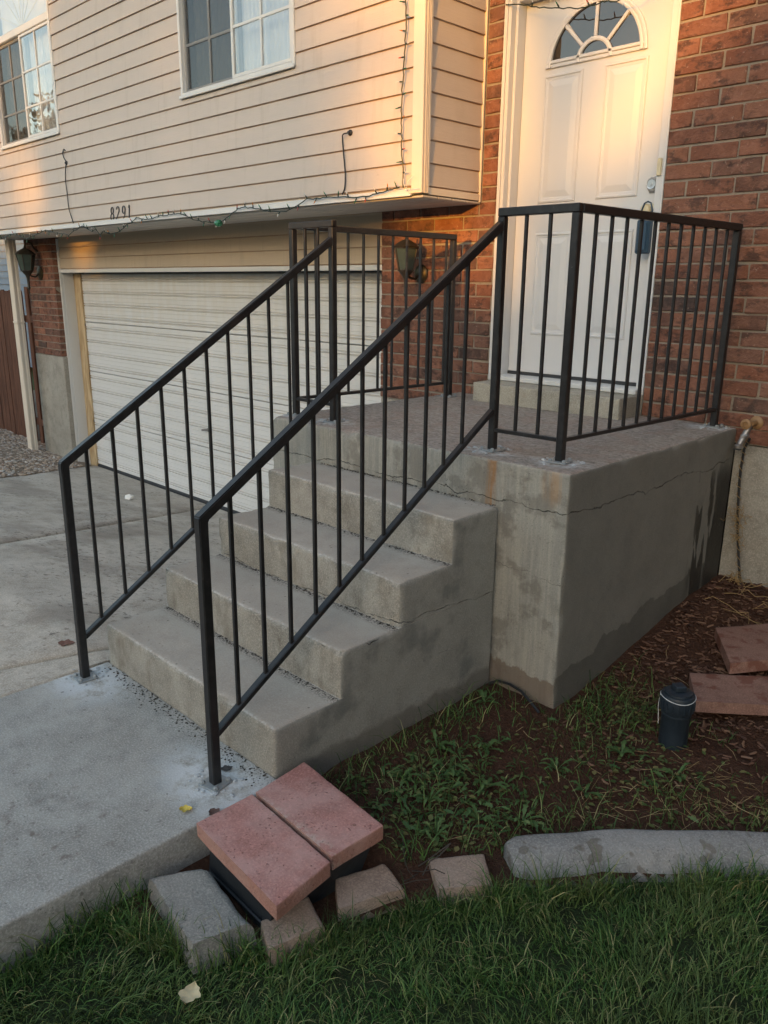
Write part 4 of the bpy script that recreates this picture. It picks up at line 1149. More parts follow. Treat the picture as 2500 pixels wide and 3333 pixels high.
light_string([(-1.24, 2.648, 3.07), (-1.084, 2.645, 3.034), (-.95, 2.64, 2.99), (-.83, 2.64, 2.967), (-.718, 2.64, 2.944), (-.62, 2.64, 2.955), (-.546, 2.64, 2.94), (-.443, 2.64, 2.945), (-.33, 2.64, 2.99), (-.2, 2.65, 3.06)], 'single strand of lights strung across the top of the front door', .17, .0032)
tie = MB()
for k, (dx, dz) in enumerate(((.03, -.02), (-.02, .06), (.05, .07), (.10, .00), (-.05, .015))): tie.tube([(-1.475, 2.118, 2.082), (-1.475+dx*.5, 2.105, 2.082+dz*.6), (-1.475+dx, 2.115, 2.082+dz)], .0018, 5)
o = tie.obj('cable_tie', M['white'], smooth=True); tag(o, 'pale knotted twist tie at the bottom of the corner trim', 'tie')

# wall lanterns
def lantern(x, z0, s, wall_y, label, out=.15):
    t = thing('wall_lantern', (x, wall_y, z0), label, 'wall lamp', 'coach lamps on the brick')
    cy = wall_y-out
    MB().lathe([(.062*s, 0), (.062*s, .006), (.050*s, .016), (.030*s, .022), (.012*s, .026)], (x, wall_y, z0), 24, 'y').obj('backplate', M['brass'], t, smooth=True)
    MB().tube([(x, wall_y-.015, z0), (x, wall_y-.06, z0-.035*s), (x, wall_y-.10, z0-.03*s), (x, cy, z0-.005*s)], .009*s, 8).obj('arm', M['bronze'], t, smooth=True)
    n = 6; r0, r1 = .052*s, .083*s; zb, zt = z0+.02*s, z0+.165*s
    fr = MB()
    for k in range(n):
        a = 2*math.pi*k/n+.3
        fr.bar((x+r0*math.cos(a), cy+r0*math.sin(a), zb), (x+r1*math.cos(a), cy+r1*math.sin(a), zt), .008*s, .008*s, .001)
    for r, z in ((r0, zb), (r1, zt)): fr.lathe([(r*1.06, z-.005), (r*1.1, z), (r*1.06, z+.006)], (x, cy, 0), n)
    fr.obj('cage', M['bronze'], t)
    for k in range(n):
        a, b_ = 2*math.pi*k/n+.3, 2*math.pi*(k+1)/n+.3
        obj('pane', [(x+r0*math.cos(a), cy+r0*math.sin(a), zb), (x+r0*math.cos(b_), cy+r0*math.sin(b_), zb), (x+r1*math.cos(b_), cy+r1*math.sin(b_), zt), (x+r1*math.cos(a), cy+r1*math.sin(a), zt)], [(0, 1, 2, 3)], M['lampglass'], t)
    MB().lathe([(r1*1.08, zt+.006), (r1*.75, zt+.03*s), (r1*.3, zt+.05*s), (.008*s, zt+.056*s), (.010*s, zt+.070*s), (.002, zt+.08*s)], (x, cy, 0), 12).obj('roof_cap', M['bronze'], t, smooth=True)
    MB().lathe([(.001, z0-.195*s), (.007*s, z0-.175*s), (.004*s, z0-.16*s), (.015*s, z0-.135*s), (.011*s, z0-.125*s), (.012*s, z0-.05*s), (.022*s, z0-.02*s), (.040*s, z0+.0*s), (r0*1.05, z0+.018*s)], (x, cy, 0), 14).obj('tail', M['bronze'], t, smooth=True)
    return t
lantern(-1.846, 1.638, .95, YB-.002, 'tarnished coach lamp on the brick wall behind the railing')
l2 = lantern(-7.93, 1.66, 1.25, YB-.002, 'dark coach lamp with scrolled top on the brick pier left of the garage')
sc_ = MB(); sc_.tube([(-7.93, YB-.15+.01*0, 1.96), (-7.93, YB-.13, 2.01), (-7.93, YB-.08, 1.995), (-7.93, YB-.05, 1.94), (-7.93, YB-.01, 1.90)], .011, 8); sc_.obj('scroll', M['bronze'], l2, smooth=True)

# lock box on the door knob
lb = thing('lock_box', (-.300, 2.70, 1.73), 'dark blue lock box hanging from the front door knob', 'lock box')
m = MB(); m.bbox(-.338, -.262, 2.668, 2.722, 1.735, 1.905, .008); m.bbox(-.326, -.274, 2.661, 2.6675, 1.75, 1.89, .003); m.obj('case', M['bluebox'], lb)
m = MB(); m.tube([(-.328, 2.695, 1.900), (-.330, 2.696, 1.950), (-.318, 2.697, 1.985), (-.300, 2.698, 1.993), (-.282, 2.697, 1.985), (-.270, 2.696, 1.950), (-.272, 2.695, 1.900)], .0045, 8); m.obj('shackle', M['bluebox'], lb, smooth=True)

# downspout
ds = thing('downspout', (-8.30, 2.5, -.5), 'cream ribbed metal downspout in front of the brick pier', 'downspout')
m = MB()
prof = []
for (x, y) in ((-.06, .04), (-.06, -.04), (-.045, -.04), (-.04, -.033), (-.025, -.033), (-.02, -.04), (-.005, -.04), (0, -.033), (.015, -.033), (.02, -.04), (.035, -.04), (.04, -.033), (.055, -.033), (.06, -.04), (.06, -.02), (.052, -.015), (.052, .005), (.06, .01), (.06, .04)): prof.append((-8.31+x, 2.50+y))
m.prism(prof, -.49, 2.036); m.obj('pipe', M['trim'], ds)
m = MB(); m.bbox(-8.374, -8.246, 2.452, 2.546, 1.08, 1.10, .003); m.obj('strap', M['trim'], ds)

# hose tap and hanging cable
tap = thing('garden_tap', (.40, 2.62, .88), 'tan outdoor tap on the brick beside the landing', 'tap')
MB().lathe([(.032, 0), (.032, .006), (.025, .011), (.013, .015), (.011, .07)], (.405, YB-.002, .935), 20, 'y').obj('flange', M['tanmetal'], tap, smooth=True)
m = MB(); m.lathe([(.022, 0), (.025, .004), (.025, .013), (.013, .017), (.013, .009), (.010, .009)], (.388, 2.582, .935), 18, 'y'); m.obj('handle', M['tanmetal'], tap, smooth=True)
m = MB(); m.tube([(.398, 2.602, .935), (.392, 2.592, .905), (.384, 2.575, .870), (.376, 2.555, .835)], [.014, .015, .016, .014], 10); m.lathe([(.020, .818), (.020, .832), (.014, .838)], (.374, 2.552, 0), 10); m.lathe([(.018, .865), (.019, .878), (.014, .884)], (.386, 2.574, 0), 6); m.tube([(.386, 2.575, .875), (.41, 2.565, .882)], .009, 8)
m.obj('valve', M['pewter'], tap, smooth=True)
MB().box(.358, .392, 2.530, 2.552, .812, .816).obj('lever', M['seal'], tap)
hc = thing('hanging_cable', (.40, 2.63, .12), 'dark cable twined with dry vine running down the foundation from the tap', 'cable')
main = [(.395, 2.628, .86), (.372, 2.636, .80), (.368, 2.638, .70), (.372, 2.64, .588), (.385, 2.638, .45), (.405, 2.636, .32), (.425, 2.634, .21), (.448, 2.63, .10)]
MB().tube(main, .0065, 7).obj('cable', M['cable'], hc, smooth=True)
tw = []
for i in range(120):
    u = i/119*(len(main)-1); k = min(int(u), len(main)-2); p = Vector(main[k]).lerp(Vector(main[k+1]), u-k); r = .010+.005*math.sin(i*.7); tw.append(p+Vector((math.cos(i*.9)*r, min(.008, math.sin(i*.9)*r*.8)-.004, 0)))
MB().tube(tw, .0018, 5).obj('vine', M['drytwig'], hc)
vm = MB()
for i in range(60):
    zc = random.choice((.50, .46, .42, .36, .16, .13)); x = .385+random.uniform(-.03, .03)+(.5-zc)*.12; pts = [(x, 2.628, zc)]
    for q in range(3): pts.append((pts[-1][0]+random.uniform(-.025, .025), 2.622-random.uniform(0, .02), pts[-1][2]+random.uniform(-.03, .02)))
    vm.tube(pts, .0013, 4)
vm.obj('dry_tendrils', M['drytwig'], hc, kind='stuff')
rt = MB()
for i in range(15):
    x, y = random.uniform(.36, .62), random.uniform(2.30, 2.62); pts = [(x, y, zbed(x, y)+.01)]; a = random.uniform(-.9, .5)
    for q in range(5): a += random.uniform(-.6, .6); x += .04*math.cos(a); y += .04*math.sin(a); y = min(y, 2.64); pts.append((x, y, zbed(x, y)+random.uniform(.006, .05)))
    rt.tube(pts, random.uniform(.001, .0022), 4)
o = rt.obj('dry_roots', M['drytwig'], loc=(.5, 2.45, .1), kind='stuff'); tag(o, 'tangle of dry roots at the foot of the foundation')

# ------------------------------------------------------------------ fence and neighbour
fe = thing('wooden_fence', (-10, 2.85, -.6), 'dark brown dog-eared wooden fence left of the garage', 'fence')
x = -13.2; k = 0
while x < -9.02:
    w = .138; top = 1.45+random.uniform(-.012, .012); y = 2.84+random.uniform(-.004, .004)
    pr = [(x, -.62), (x+w, -.62), (x+w, top-.035), (x+w-.03, top), (x+.03, top), (x, top-.035)]
    MB().extrude_y(pr, y, y+.018).obj('picket', M['fence'], fe); x += .145+random.uniform(0, .008); k += 1
m = MB(); m.bbox(-13.2, -8.36, 2.862, 2.90, -.3, -.21, .004); m.bbox(-13.2, -8.36, 2.862, 2.90, 1.05, 1.14, .004); m.obj('rail', M['fence'], fe)
MB().bbox(-8.98, -8.88, 2.86, 2.95, -.7, 1.5, .005).obj('post', M['fence'], fe)
x = -8.875
while x < -8.45:
    MB().bbox(x, x+.138, 2.905, 2.922, -.62, 1.45, .002).obj('picket', M['fence'], fe); x += .145
nb = thing('neighbour_house', (-19, 10, -.6), 'blue-grey sided house beyond the fence', 'house')
for k in range(30):
    z0 = -.5+.165*k; MB().extrude_x(lap_prof(7.0, z0, z0+.165, .028), -26, -13.5).obj('siding_board', M['bluesiding'], nb)
b = MB(); b.box(-26, -13.5, 7.001, 14, -.6, 4.45); b.obj('wall', M['bluesiding'], nb)
b = MB(); b.add([(-26.5, 6.5, 4.4), (-13, 6.5, 4.4), (-13, 10.5, 6.4), (-26.5, 10.5, 6.4), (-26.5, 14.5, 4.4), (-13, 14.5, 4.4)], [(0, 1, 2, 3), (3, 2, 5, 4), (0, 3, 4), (1, 5, 2), (0, 4, 5, 1)]); b.obj('roof', M['roof'], nb)
MB().tube([(-14.5, 6.0, 2.4), (-11.5, 4.6, 2.08), (-9.6, 3.6, 1.98), (-8.33, 2.66, 1.95)], .010, 6).obj('service_wire', M['cable'], nb)

# ------------------------------------------------------------------ garden edge stones and pavers
def poly_block(name, poly, z0, z1, mat, r=.010, taper=.0, seed=0., amp=.002, res=.02, chip=.013):
    """stone with a given four-sided plan: bilinear warp of a rough unit block"""
    (ax, ay), (bx, by), (cx, cy), (dx, dy) = poly
    L1_ = math.hypot(bx-ax, by-ay); L2_ = math.hypot(dx-ax, dy-ay)
    V, F = rough_block(0, L2_, 0, L1_, 0, z1-z0, res, r, None, amp, chip, '', seed=seed)
    out = []
    mx = ((ax+bx+cx+dx)/4, (ay+by+cy+dy)/4)
    for p in V:
        u = p[0]/L2_; v = p[1]/L1_; h = p[2]/(z1-z0)
        x = (1-u)*(1-v)*ax+u*(1-v)*dx+u*v*cx+(1-u)*v*bx; y = (1-u)*(1-v)*ay+u*(1-v)*dy+u*v*cy+(1-u)*v*by
        s = 1+taper*(1-h); out.append((mx[0]+(x-mx[0])*s, mx[1]+(y-mx[1])*s, z0+p[2]))
    o = obj(name, out, F, mat, smooth=True); shade(o, 50); return o
g_ = 'red pavers laid beside the walkway'
o = poly_block('red_paver', [(.070, -.341), (.072, -.140), (.466, -.165), (.492, -.372)], .0012, .047, M['red'], .006, seed=2.); tag(o, 'clean red paver overhanging the black drain box', 'paver', g_)
o = poly_block('red_paver', [(.070, -.128), (.048, .086), (.457, .048), (.452, -.150)], .0012, .047, M['red'], .006, seed=7.); tag(o, 'clean red paver touching the corner of the bottom step', 'paver', g_)
g_ = 'old pavers lying in the mulch'
o = poly_block('old_paver', [(.741, 1.812), (.541, 2.127), (.715, 2.393), (.915, 2.078)], .006, .056, M['red2'], .004, seed=4., amp=.001, chip=.004); tag(o, 'blotchy tan and red paver lying nearest the house in the mulch', 'paver', g_)
o = poly_block('old_paver', [(.742, 1.496), (.616, 1.714), (1.02, 2.055), (1.146, 1.837)], -.045, .002, M['red2'], .004, seed=9., amp=.001, chip=.004); tag(o, 'dusty pink paver lying flat beside the blue-black pipe', 'paver', g_)
o = poly_block('edging_stone', [(.351, -.535), (.055, -.495), (.137, -.350), (.400, -.384)], -.16, -.058, M['graystone'], .022, .10, seed=3., amp=.006); tag(o, 'rounded grey concrete edging block between walkway and black drain box', 'stone', 'edging stones along the lawn')
g_ = 'edging stones along the lawn'
o = poly_block('edging_stone', [(.485, -.392), (.392, -.350), (.385, -.190), (.520, -.240)], -.17, -.075, M['tanstone'], .012, .06, seed=5., amp=.005); tag(o, 'tan edging stone tucked under the overhanging red paver', 'stone', g_)
o = poly_block('edging_stone', [(.504, -.171), (.407, -.098), (.465, .045), (.580, .009)], -.17, -.078, M['tanstone'], .012, .06, seed=6., amp=.005); tag(o, 'tan edging stone in front of the right-hand red paver', 'stone', g_)
o = poly_block('edging_stone', [(.640, .085), (.535, .165), (.635, .302), (.735, .215)], -.17, -.088, M['tanstone'], .012, .06, seed=8., amp=.005); tag(o, 'pinkish tan edging stone next to the long grey kerb', 'stone', g_)
# black drain box under the pavers
db_ = thing('drain_box', (.28, -.22, -.2), 'black plastic drain box under the red pavers', 'drain box')
m = MB(); m.add([(.10, -.335, -.22), (.37, -.345, -.22), (.41, -.06, -.22), (.09, -.06, -.22), (.115, -.325, -.001), (.435, -.330, -.001), (.44, .02, -.001), (.10, .02, -.001)], [(0, 3, 2, 1), (4, 5, 6, 7), (0, 1, 5, 4), (1, 2, 6, 5), (2, 3, 7, 6), (3, 0, 4, 7)])
m.obj('box', M['blackplastic'], db_)
m = MB(); m.bar((.112, -.333, -.10), (.40, -.341, -.10), .008, .012, .003); m.obj('rim', M['blackplastic'], db_)
# long grey kerb of the bed
KP = [(.705, .335), (.745, .40), (.82, .485), (.95, .640), (1.10, .790), (1.25, .925), (1.42, 1.09), (1.65, 1.33), (1.95, 1.62), (2.30, 1.96), (2.8, 2.5)]
prof = [(.062, -.24), (.061, -.066), (.055, -.056), (.045, -.053), (-.012, -.062), (-.034, -.074), (-.060, -.112), (-.074, -.140), (-.082, -.24)]
V = []; F = []
fine = []
for a, b_ in zip(KP[:-1], KP[1:]):
    for q in range(5): fine.append((a[0]+(b_[0]-a[0])*q/5, a[1]+(b_[1]-a[1])*q/5))
fine.append(KP[-1])
for i, p in enumerate(fine):
    a = fine[max(i-1, 0)]; b_ = fine[min(i+1, len(fine)-1)]; d = Vector((b_[0]-a[0], b_[1]-a[1])).normalized(); nrm = Vector((-d.y, d.x))
    e = min(1., .72+.28*math.sin(min(1, i/3)*math.pi/2))
    for (u, z) in prof:
        q = (p[0]+nrm.x*u*e, p[1]+nrm.y*u*e, -.2+(z+.2)*(.75+.25*e)); w = .006
        V.append((q[0]+w*n3(q, 9, 1.), q[1]+w*n3(q, 9, 4.), q[2]+w*n3(q, 9, 8.)))
n = len(prof)
for i in range(len(fine)-1):
    for k in range(n-1): F.append((i*n+k, i*n+k+1, (i+1)*n+k+1, (i+1)*n+k))
F.append(tuple(range(n))[::-1]); F.append(tuple((len(fine)-1)*n+k for k in range(n)))
o = obj('bed_edging', V, F, M['curb'], smooth=True); shade(o, 60); tag(o, 'long low grey concrete edging with damp spots between lawn and bed', 'garden edging')
# capped pipe
pi = thing('capped_pipe', (.757, 1.285, -.06), 'blue-black capped pipe standing upright in the garden bed', 'pipe')
cx, cy = .757, 1.285
m = MB(); m.lathe([(.052, -.12), (.051, .045), (.060, .060), (.061, .118), (.058, .124), (.050, .124)], (cx, cy, 0), 28); m.obj('pipe', M['pipe'], pi, smooth=True)
m = MB()
for k in range(18):
    a = k*2*math.pi/18; m.bar((cx+.0612*math.cos(a), cy+.0612*math.sin(a), .064), (cx+.0612*math.cos(a), cy+.0612*math.sin(a), .100), .005, .003, .0008, up=(-math.sin(a), math.cos(a), 0))
m.lathe([(.0515, .040), (.054, .042), (.054, .047), (.0515, .049)], (cx, cy, 0), 28, cap=False); m.obj('grip', M['pipe'], pi)
m = MB(); m.lathe([(.050, .1245), (.049, .132), (.030, .136), (.001, .136)], (cx, cy, 0), 28); m.obj('cap', M['pipe'], pi, smooth=True)
m = MB(); m.bar((cx, cy, .136), (cx, cy, .158), .042, .042, .004, up=(.6, .8, 0)); m.obj('nut', M['pipe'], pi)
ringp = [(cx+.0620*math.cos(a), cy+.0620*math.sin(a), .112+.004*math.sin(a*2)) for a in np.linspace(0, 6.283, 40)]
m = MB(); m.tube(ringp, .0014, 5); m.tube([(cx-.061, cy-.012, .112), (cx-.064, cy-.016, .06), (cx-.056, cy-.016, -.02)], .0014, 5); m.obj('string', M['white'], pi)
m = MB(); m.tube([(.03, 1.10, -.05), (.06, 1.115, -.030), (.12, 1.125, -.028), (.18, 1.12, -.035), (.24, 1.10, -.05), (.29, 1.09, -.075)], .006, 7)
o = m.obj('drip_hose', M['cable'], smooth=True); tag(o, 'short black drip hose arching on the soil by the landing corner', 'hose')

# ------------------------------------------------------------------ small litter
def leaf(name, x, y, z, s, a, mat, label, curl=.25):
    V = []; F = []; n = 9
    for i in range(n):
        t = i/(n-1); w = .42*math.sin(math.pi*t**.8)*(1+.18*math.sin(i*2.3)); 
        for u in (-1, -.4, 0, .4, 1):
            V.append((t-.5, u*w, curl*(u*u*.3+.35*(t-.5)**2)+.03*math.sin(i*1.7+u)))
    for i in range(n-1):
        for k in range(4): F.append((i*5+k, i*5+k+1, (i+1)*5+k+1, (i+1)*5+k))
    ca, sa = math.cos(a), math.sin(a)
    o = obj(name, [(x+(p[0]*ca-p[1]*sa)*s, y+(p[0]*sa+p[1]*ca)*s, z+p[2]*s) for p in V], F, mat, smooth=True)
    return tag(o, label, 'leaf')
leaf('fallen_leaf', -.056, -.301, .004, .040, .9, M['leafyellow'], 'small curled yellow leaf on the grey walkway', .5)
leaf('fallen_leaf', .455, -.606, -.085, .062, 2.2, M['leafdry'], 'large pale dry leaf lying on the lawn', .3)
leaf('fallen_leaf', .02, -.245, .004, .045, .2, simple('brown_leaf', (.10, .055, .045), .8), 'dark brown leaf at the walkway edge by the red paver', .3)
leaf('fallen_leaf', -.155, -.085, .004, .040, 1.2, simple('dark_leaf', (.05, .045, .045), .8), 'flat dark leaf beside the railing post on the walkway', .05)
leaf('fallen_leaf', -1.47, -.05, .0, .075, .8, simple('russet_leaf', (.16, .07, .05), .8), 'thin russet leaf on the driveway near the far post', .1)
V, F = [], []
for p in ico_v: 
    q = p*(1+.35*n3(p, 2.5, 4.)); V.append((-5.118+q[0]*.05, 2.141+q[1]*.045, zd(2.141)+.018+q[2]*.028))
o = obj('crumpled_tissue', V, [tuple(int(i) for i in f_) for f_ in ico_f], M['tissue'], smooth=False); tag(o, 'crumpled white tissue on the driveway in front of the garage', 'litter')

# ------------------------------------------------------------------ grass, weeds, straw, mulch
def blades(pts, hmin, hmax, wid, mat, name, lean=.5, flop=None, droop=1.0):
    P = np.array(pts); n = len(P); a = rng.random(n)*2*np.pi
    if flop is not None: a = flop(P)+rng.normal(0, 1.25, n)
    h = hmin+(hmax-hmin)*rng.random(n)**1.4; h = h*np.array([1+.75*noise.noise(Vector((p[0]*9, p[1]*9, 3.3))) for p in P]); le = lean*(.25+rng.random(n)); w = wid*(.6+.8*rng.random(n))
    dx, dy = np.cos(a), np.sin(a); b = rng.random(n)*2*np.pi; px, py = np.cos(b), np.sin(b)
    V = np.zeros((n, 7, 3)); lv = [(0, 0, 1.), (.45, .25, .85), (.80, .62, .6)]
    for i, (t, o_, ww) in enumerate(lv):
        off = h*le*o_*droop; z = h*t*(1-.18*le*o_)
        c = np.stack([P[:, 0]+dx*off, P[:, 1]+dy*off, P[:, 2]+z], 1); s = np.stack([px*w*ww/2, py*w*ww/2, np.zeros(n)], 1)
        V[:, i*2] = c-s; V[:, i*2+1] = c+s
    off = h*le*1.15*droop; V[:, 6] = np.stack([P[:, 0]+dx*off, P[:, 1]+dy*off, P[:, 2]+h*(1-.30*le)], 1)
    base = np.arange(n)[:, None]*7
    q1 = base+np.array([0, 1, 3, 2]); q2 = base+np.array([2, 3, 5, 4]); t3 = base+np.array([4, 5, 6])
    return poly_np(name, V.reshape(-1, 3), [q1, q2, t3], mat)
def poly_np(name, V, face_arrays, mat):
    me = bpy.data.meshes.new(name); me.vertices.add(len(V)); me.vertices.foreach_set('co', V.ravel())
    idx = np.concatenate([f.ravel() for f in face_arrays]); sizes = np.concatenate([np.full(len(f), f.shape[1]) for f in face_arrays])
    me.loops.add(len(idx)); me.loops.foreach_set('vertex_index', idx.astype(np.int32))
    me.polygons.add(len(sizes)); st_ = np.concatenate([[0], np.cumsum(sizes)[:-1]]); me.polygons.foreach_set('loop_start', st_.astype(np.int32))
    me.update(calc_edges=True); me.materials.append(mat)
    o = bpy.data.objects.new(name, me); COL.objects.link(o); o['kind'] = 'stuff'; return o
# obstacles on the lawn that grass must not grow through
def blocked(x, y):
    if .06 < x < .50 and -.38 < y < .08: return True
    if .07 < x < .39 and -.52 < y < -.36: return True
    for (cx_, cy_, r) in ((.445, -.29, .075), (.485, -.055, .075), (.635, .19, .085)):
        if (x-cx_)**2+(y-cy_)**2 < r*r: return True
    return False
pts = []
dens = [(0.0, 1.75, -1.35, 1.0, 80000), (-.0, 3.2, -2.4, 2.6, 24000), (.0, 4.3, -6, 3.5, 10000)]
for (x0, x1, y0, y1, n) in dens:
    for _ in range(n):
        x = x0+(x1-x0)*rng.random(); y = y0+(y1-y0)*rng.random(); s_ = border_side(x, y)
        if x < .028 or s_ > -.055 + (.03 if x < .6 else 0): continue
        if blocked(x, y): continue
        thin = noise.noise(Vector((x*10, y*10, 4)))
        if thin < -.18 and rng.random() < .72: continue
        pts.append((x, y, zlawn(x, y)-.006))
def flopf(P): return np.array([2.5*noise.noise(Vector((p[0]*1.6, p[1]*1.6, 9))) + 1.8 for p in P])
o = blades(pts, .018, .062, .0029, M['grass'], 'grass', 1.2, flopf); tag(o, 'dense tousled dark green lawn grass')
# longer grass against walk, stones and bed edging
pts = []
for _ in range(3800):
    k = rng.random()
    if k < .32: x, y = .035+abs(rng.normal(0, .03)), -2.2+1.75*rng.random()
    else:
        i = int(rng.integers(0, 8)); t = rng.random(); x = BORD[i][0]+(BORD[i+1][0]-BORD[i][0])*t; y = BORD[i][1]+(BORD[i+1][1]-BORD[i][1])*t
        e = .078+abs(rng.normal(0, .028)); x += e*.70; y -= e*.70
    if blocked(x, y): continue
    pts.append((x, y, zlawn(x, y)-.005))
o = blades(pts, .05, .12, .0034, M['grass'], 'edge_grass', .7, None); tag(o, 'longer grass blades along the walkway, stones and edging')
# grass tufts and creeping weeds inside the bed
pts = []
for _ in range(11000):
    x = .03+1.5*rng.random(); y = -.05+1.75*rng.random(); s_ = border_side(x, y)
    if s_ < .07 or blocked(x, y): continue
    if y > YL-.02 and x < XR+.02: continue
    w_ = noise.noise(Vector((x*4.5, y*4.5, 21)))
    near = math.exp(-(s_/.25)**2)*.9 + math.exp(-((x-.02)/.14)**2)*1.0*(y < 1.1)+.55*math.exp(-(((x-.36)/.22)**2+((y-.42)/.30)**2)) + math.exp(-(((x-.48)/.16)**2+((y-1.30)/.28)**2))*1.1
    if rng.random() > near*.8+.3*max(0, w_): continue
    pts.append((x, y, zbed(x, y)-.004))
o = blades(pts, .03, .10, .0032, M['grass'], 'bed_grass', 1.0, None); tag(o, 'loose grass growing through the garden bed')
def leaflets(pts, smin, smax, mat, name, tilt=.5):
    P = np.array(pts); n = len(P); a = rng.random(n)*6.283; s = smin+(smax-smin)*rng.random(n); t = (rng.random(n)-.3)*tilt
    shape = [(0, 0), (.3, .30), (.62, .34), (1, 0), (.62, -.34), (.3, -.30)]
    V = np.zeros((n, 6, 3))
    for i, (u, v) in enumerate(shape):
        V[:, i, 0] = P[:, 0]+(u*np.cos(a)-v*np.sin(a))*s; V[:, i, 1] = P[:, 1]+(u*np.sin(a)+v*np.cos(a))*s; V[:, i, 2] = P[:, 2]+u*s*t+abs(v)*s*.25
    base = np.arange(n)[:, None]*6
    return poly_np(name, V.reshape(-1, 3), [base+np.array([0, 1, 2]), base+np.array([0, 2, 3]), base+np.array([0, 3, 4]), base+np.array([0, 4, 5])], mat)
pts = []
for _ in range(7000):
    x = .05+1.5*rng.random(); y = -.05+1.75*rng.random(); s_ = border_side(x, y)
    if s_ < .05 or blocked(x, y) or (y > YL-.02 and x < XR+.02): continue
    d = math.exp(-(((x-.50)/.17)**2+((y-1.32)/.26)**2)) + .8*math.exp(-(((x-.35)/.22)**2+((y-.42)/.28)**2)) + .55*math.exp(-(((x-.85)/.22)**2+((y-1.05)/.2)**2))+.15*math.exp(-(s_/.3)**2)
    if rng.random() > d: continue
    pts.append((x, y, zbed(x, y)+.004+.035*rng.random()*d))
o = leaflets(pts, .010, .026, M['weeddry'], 'creeping_weeds'); tag(o, 'low creeping weeds around the landing corner and pipe')
def jagged(pts, smin, smax, mat, name):
    P = np.array(pts); n = len(P); a = rng.random(n)*6.283; s = smin+(smax-smin)*rng.random(n); wd = .13+.10*rng.random(n); lift = .05+.5*rng.random(n)**2; roll = rng.normal(0, .35, n); bend = rng.normal(0, .25, n)
    m = 9; V = np.zeros((n, m*3, 3)); tt = np.linspace(0, 1, m)
    for i, t in enumerate(tt):
        w = wd*math.sin(math.pi*min(.985, t*.93+.045))**.7*(1. if i % 2 else .48)*(.55+.6*t) if i < m-1 else wd*.03
        for j, u in enumerate((-1, 0, 1)):
            x = t; y = bend*t*t+u*w; z = lift*np.sin(t*2.3)+abs(u)*w*.25+roll*u*w
            V[:, i*3+j, 0] = P[:, 0]+(x*np.cos(a)-y*np.sin(a))*s; V[:, i*3+j, 1] = P[:, 1]+(x*np.sin(a)+y*np.cos(a))*s; V[:, i*3+j, 2] = P[:, 2]+z*s+.003
    base = np.arange(n)[:, None]*(m*3); F = []
    for i in range(m-1):
        for k in range(2): F.append(base+np.array([i*3+k, i*3+k+1, (i+1)*3+k+1, (i+1)*3+k]))
    return poly_np(name, V.reshape(-1, 3), F, mat)
pts = []
for _ in range(6000):
    x = .04+.95*rng.random(); y = .12+1.15*rng.random(); s_ = border_side(x, y)
    if s_ < .09 or blocked(x, y) or (y > YL-.04 and x < XR+.04): continue
    d = 1.*math.exp(-(((x-.36)/.20)**2+((y-.42)/.24)**2))+.5*math.exp(-(((x-.60)/.10)**2+((y-.50)/.10)**2))+.35*math.exp(-(((x-.72)/.13)**2+((y-1.05)/.16)**2))+.03
    if rng.random() < d*.42: pts.append((x, y, zbed(x, y)+.030*rng.random()))
o = jagged(pts, .016, .046, M['weed'], 'leafy_weeds'); tag(o, 'mat of jagged green weeds beside the steps')
# dandelion rosettes, one by one
def dand_leaf(a, L, lift, wid):
    V = []; F = []; n = 9
    for i in range(n):
        t = i/(n-1); w = wid*(math.sin(math.pi*min(1, t*.95+.03))**.8)*(1. if i % 2 else .55)*(.5+.7*t); w = max(w, .0012) if i < n-1 else .0008
        r = L*t; z = lift*math.sin(t*2.2)*L+.006
        for u in (-1, 0, 1): V.append((r*math.cos(a)-u*w*math.sin(a), r*math.sin(a)+u*w*math.cos(a), z+abs(u)*w*.3))
    for i in range(n-1):
        for k in range(2): F.append((i*3+k, i*3+k+1, (i+1)*3+k+1, (i+1)*3+k))
    return V, F
def weed(x, y, s, label, n=9):
    m = MB(); t = thing('weed', (x, y, zbed(x, y)), label, 'weed', 'leafy weeds in the garden bed')
    meshes = []
    for k in range(n):
        V, F = dand_leaf(k*2.4+random.uniform(-.9, .9), s*random.uniform(.45, 1.0), random.uniform(.08, .75), s*random.uniform(.09, .16))
        z = zbed(x, y); obj('leaf', [(x+v[0], y+v[1], z+v[2]) for v in V], F, M['weed'], t, smooth=True)
WL = [(.30, .52, .085, 'large jagged weed beside the bottom of the steps'), (.44, .56, .08, 'jagged weed between the steps wall and the edging stone'), (.36, .36, .075, 'jagged weed just behind the right-hand red paver'),
      (.52, .42, .075, 'jagged weed behind the pinkish edging stone'), (.22, .38, .075, 'jagged weed close against the bottom step wall'), (.48, .26, .07, 'jagged weed nearest the pinkish edging stone'),
      (.18, .60, .09, 'small weed against the steps wall halfway up'), (.62, .52, .075, 'jagged weed behind the rounded end of the grey edging'), (.54, .84, .075, 'broad leaved weed alone on bare soil'), (.30, .74, .075, 'narrow weed standing upright on bare soil'),
      (.10, .98, .07, 'small weed in the corner where steps meet landing'), (.66, 1.08, .085, 'leafy weed at the foot of the blue-black pipe'), (.86, 1.10, .075, 'leafy weed right of the blue-black pipe'), (.68, .80, .07, 'tiny weed between bare soil and straw')]
for x, y, s, lab in WL: weed(x, y, s, lab)
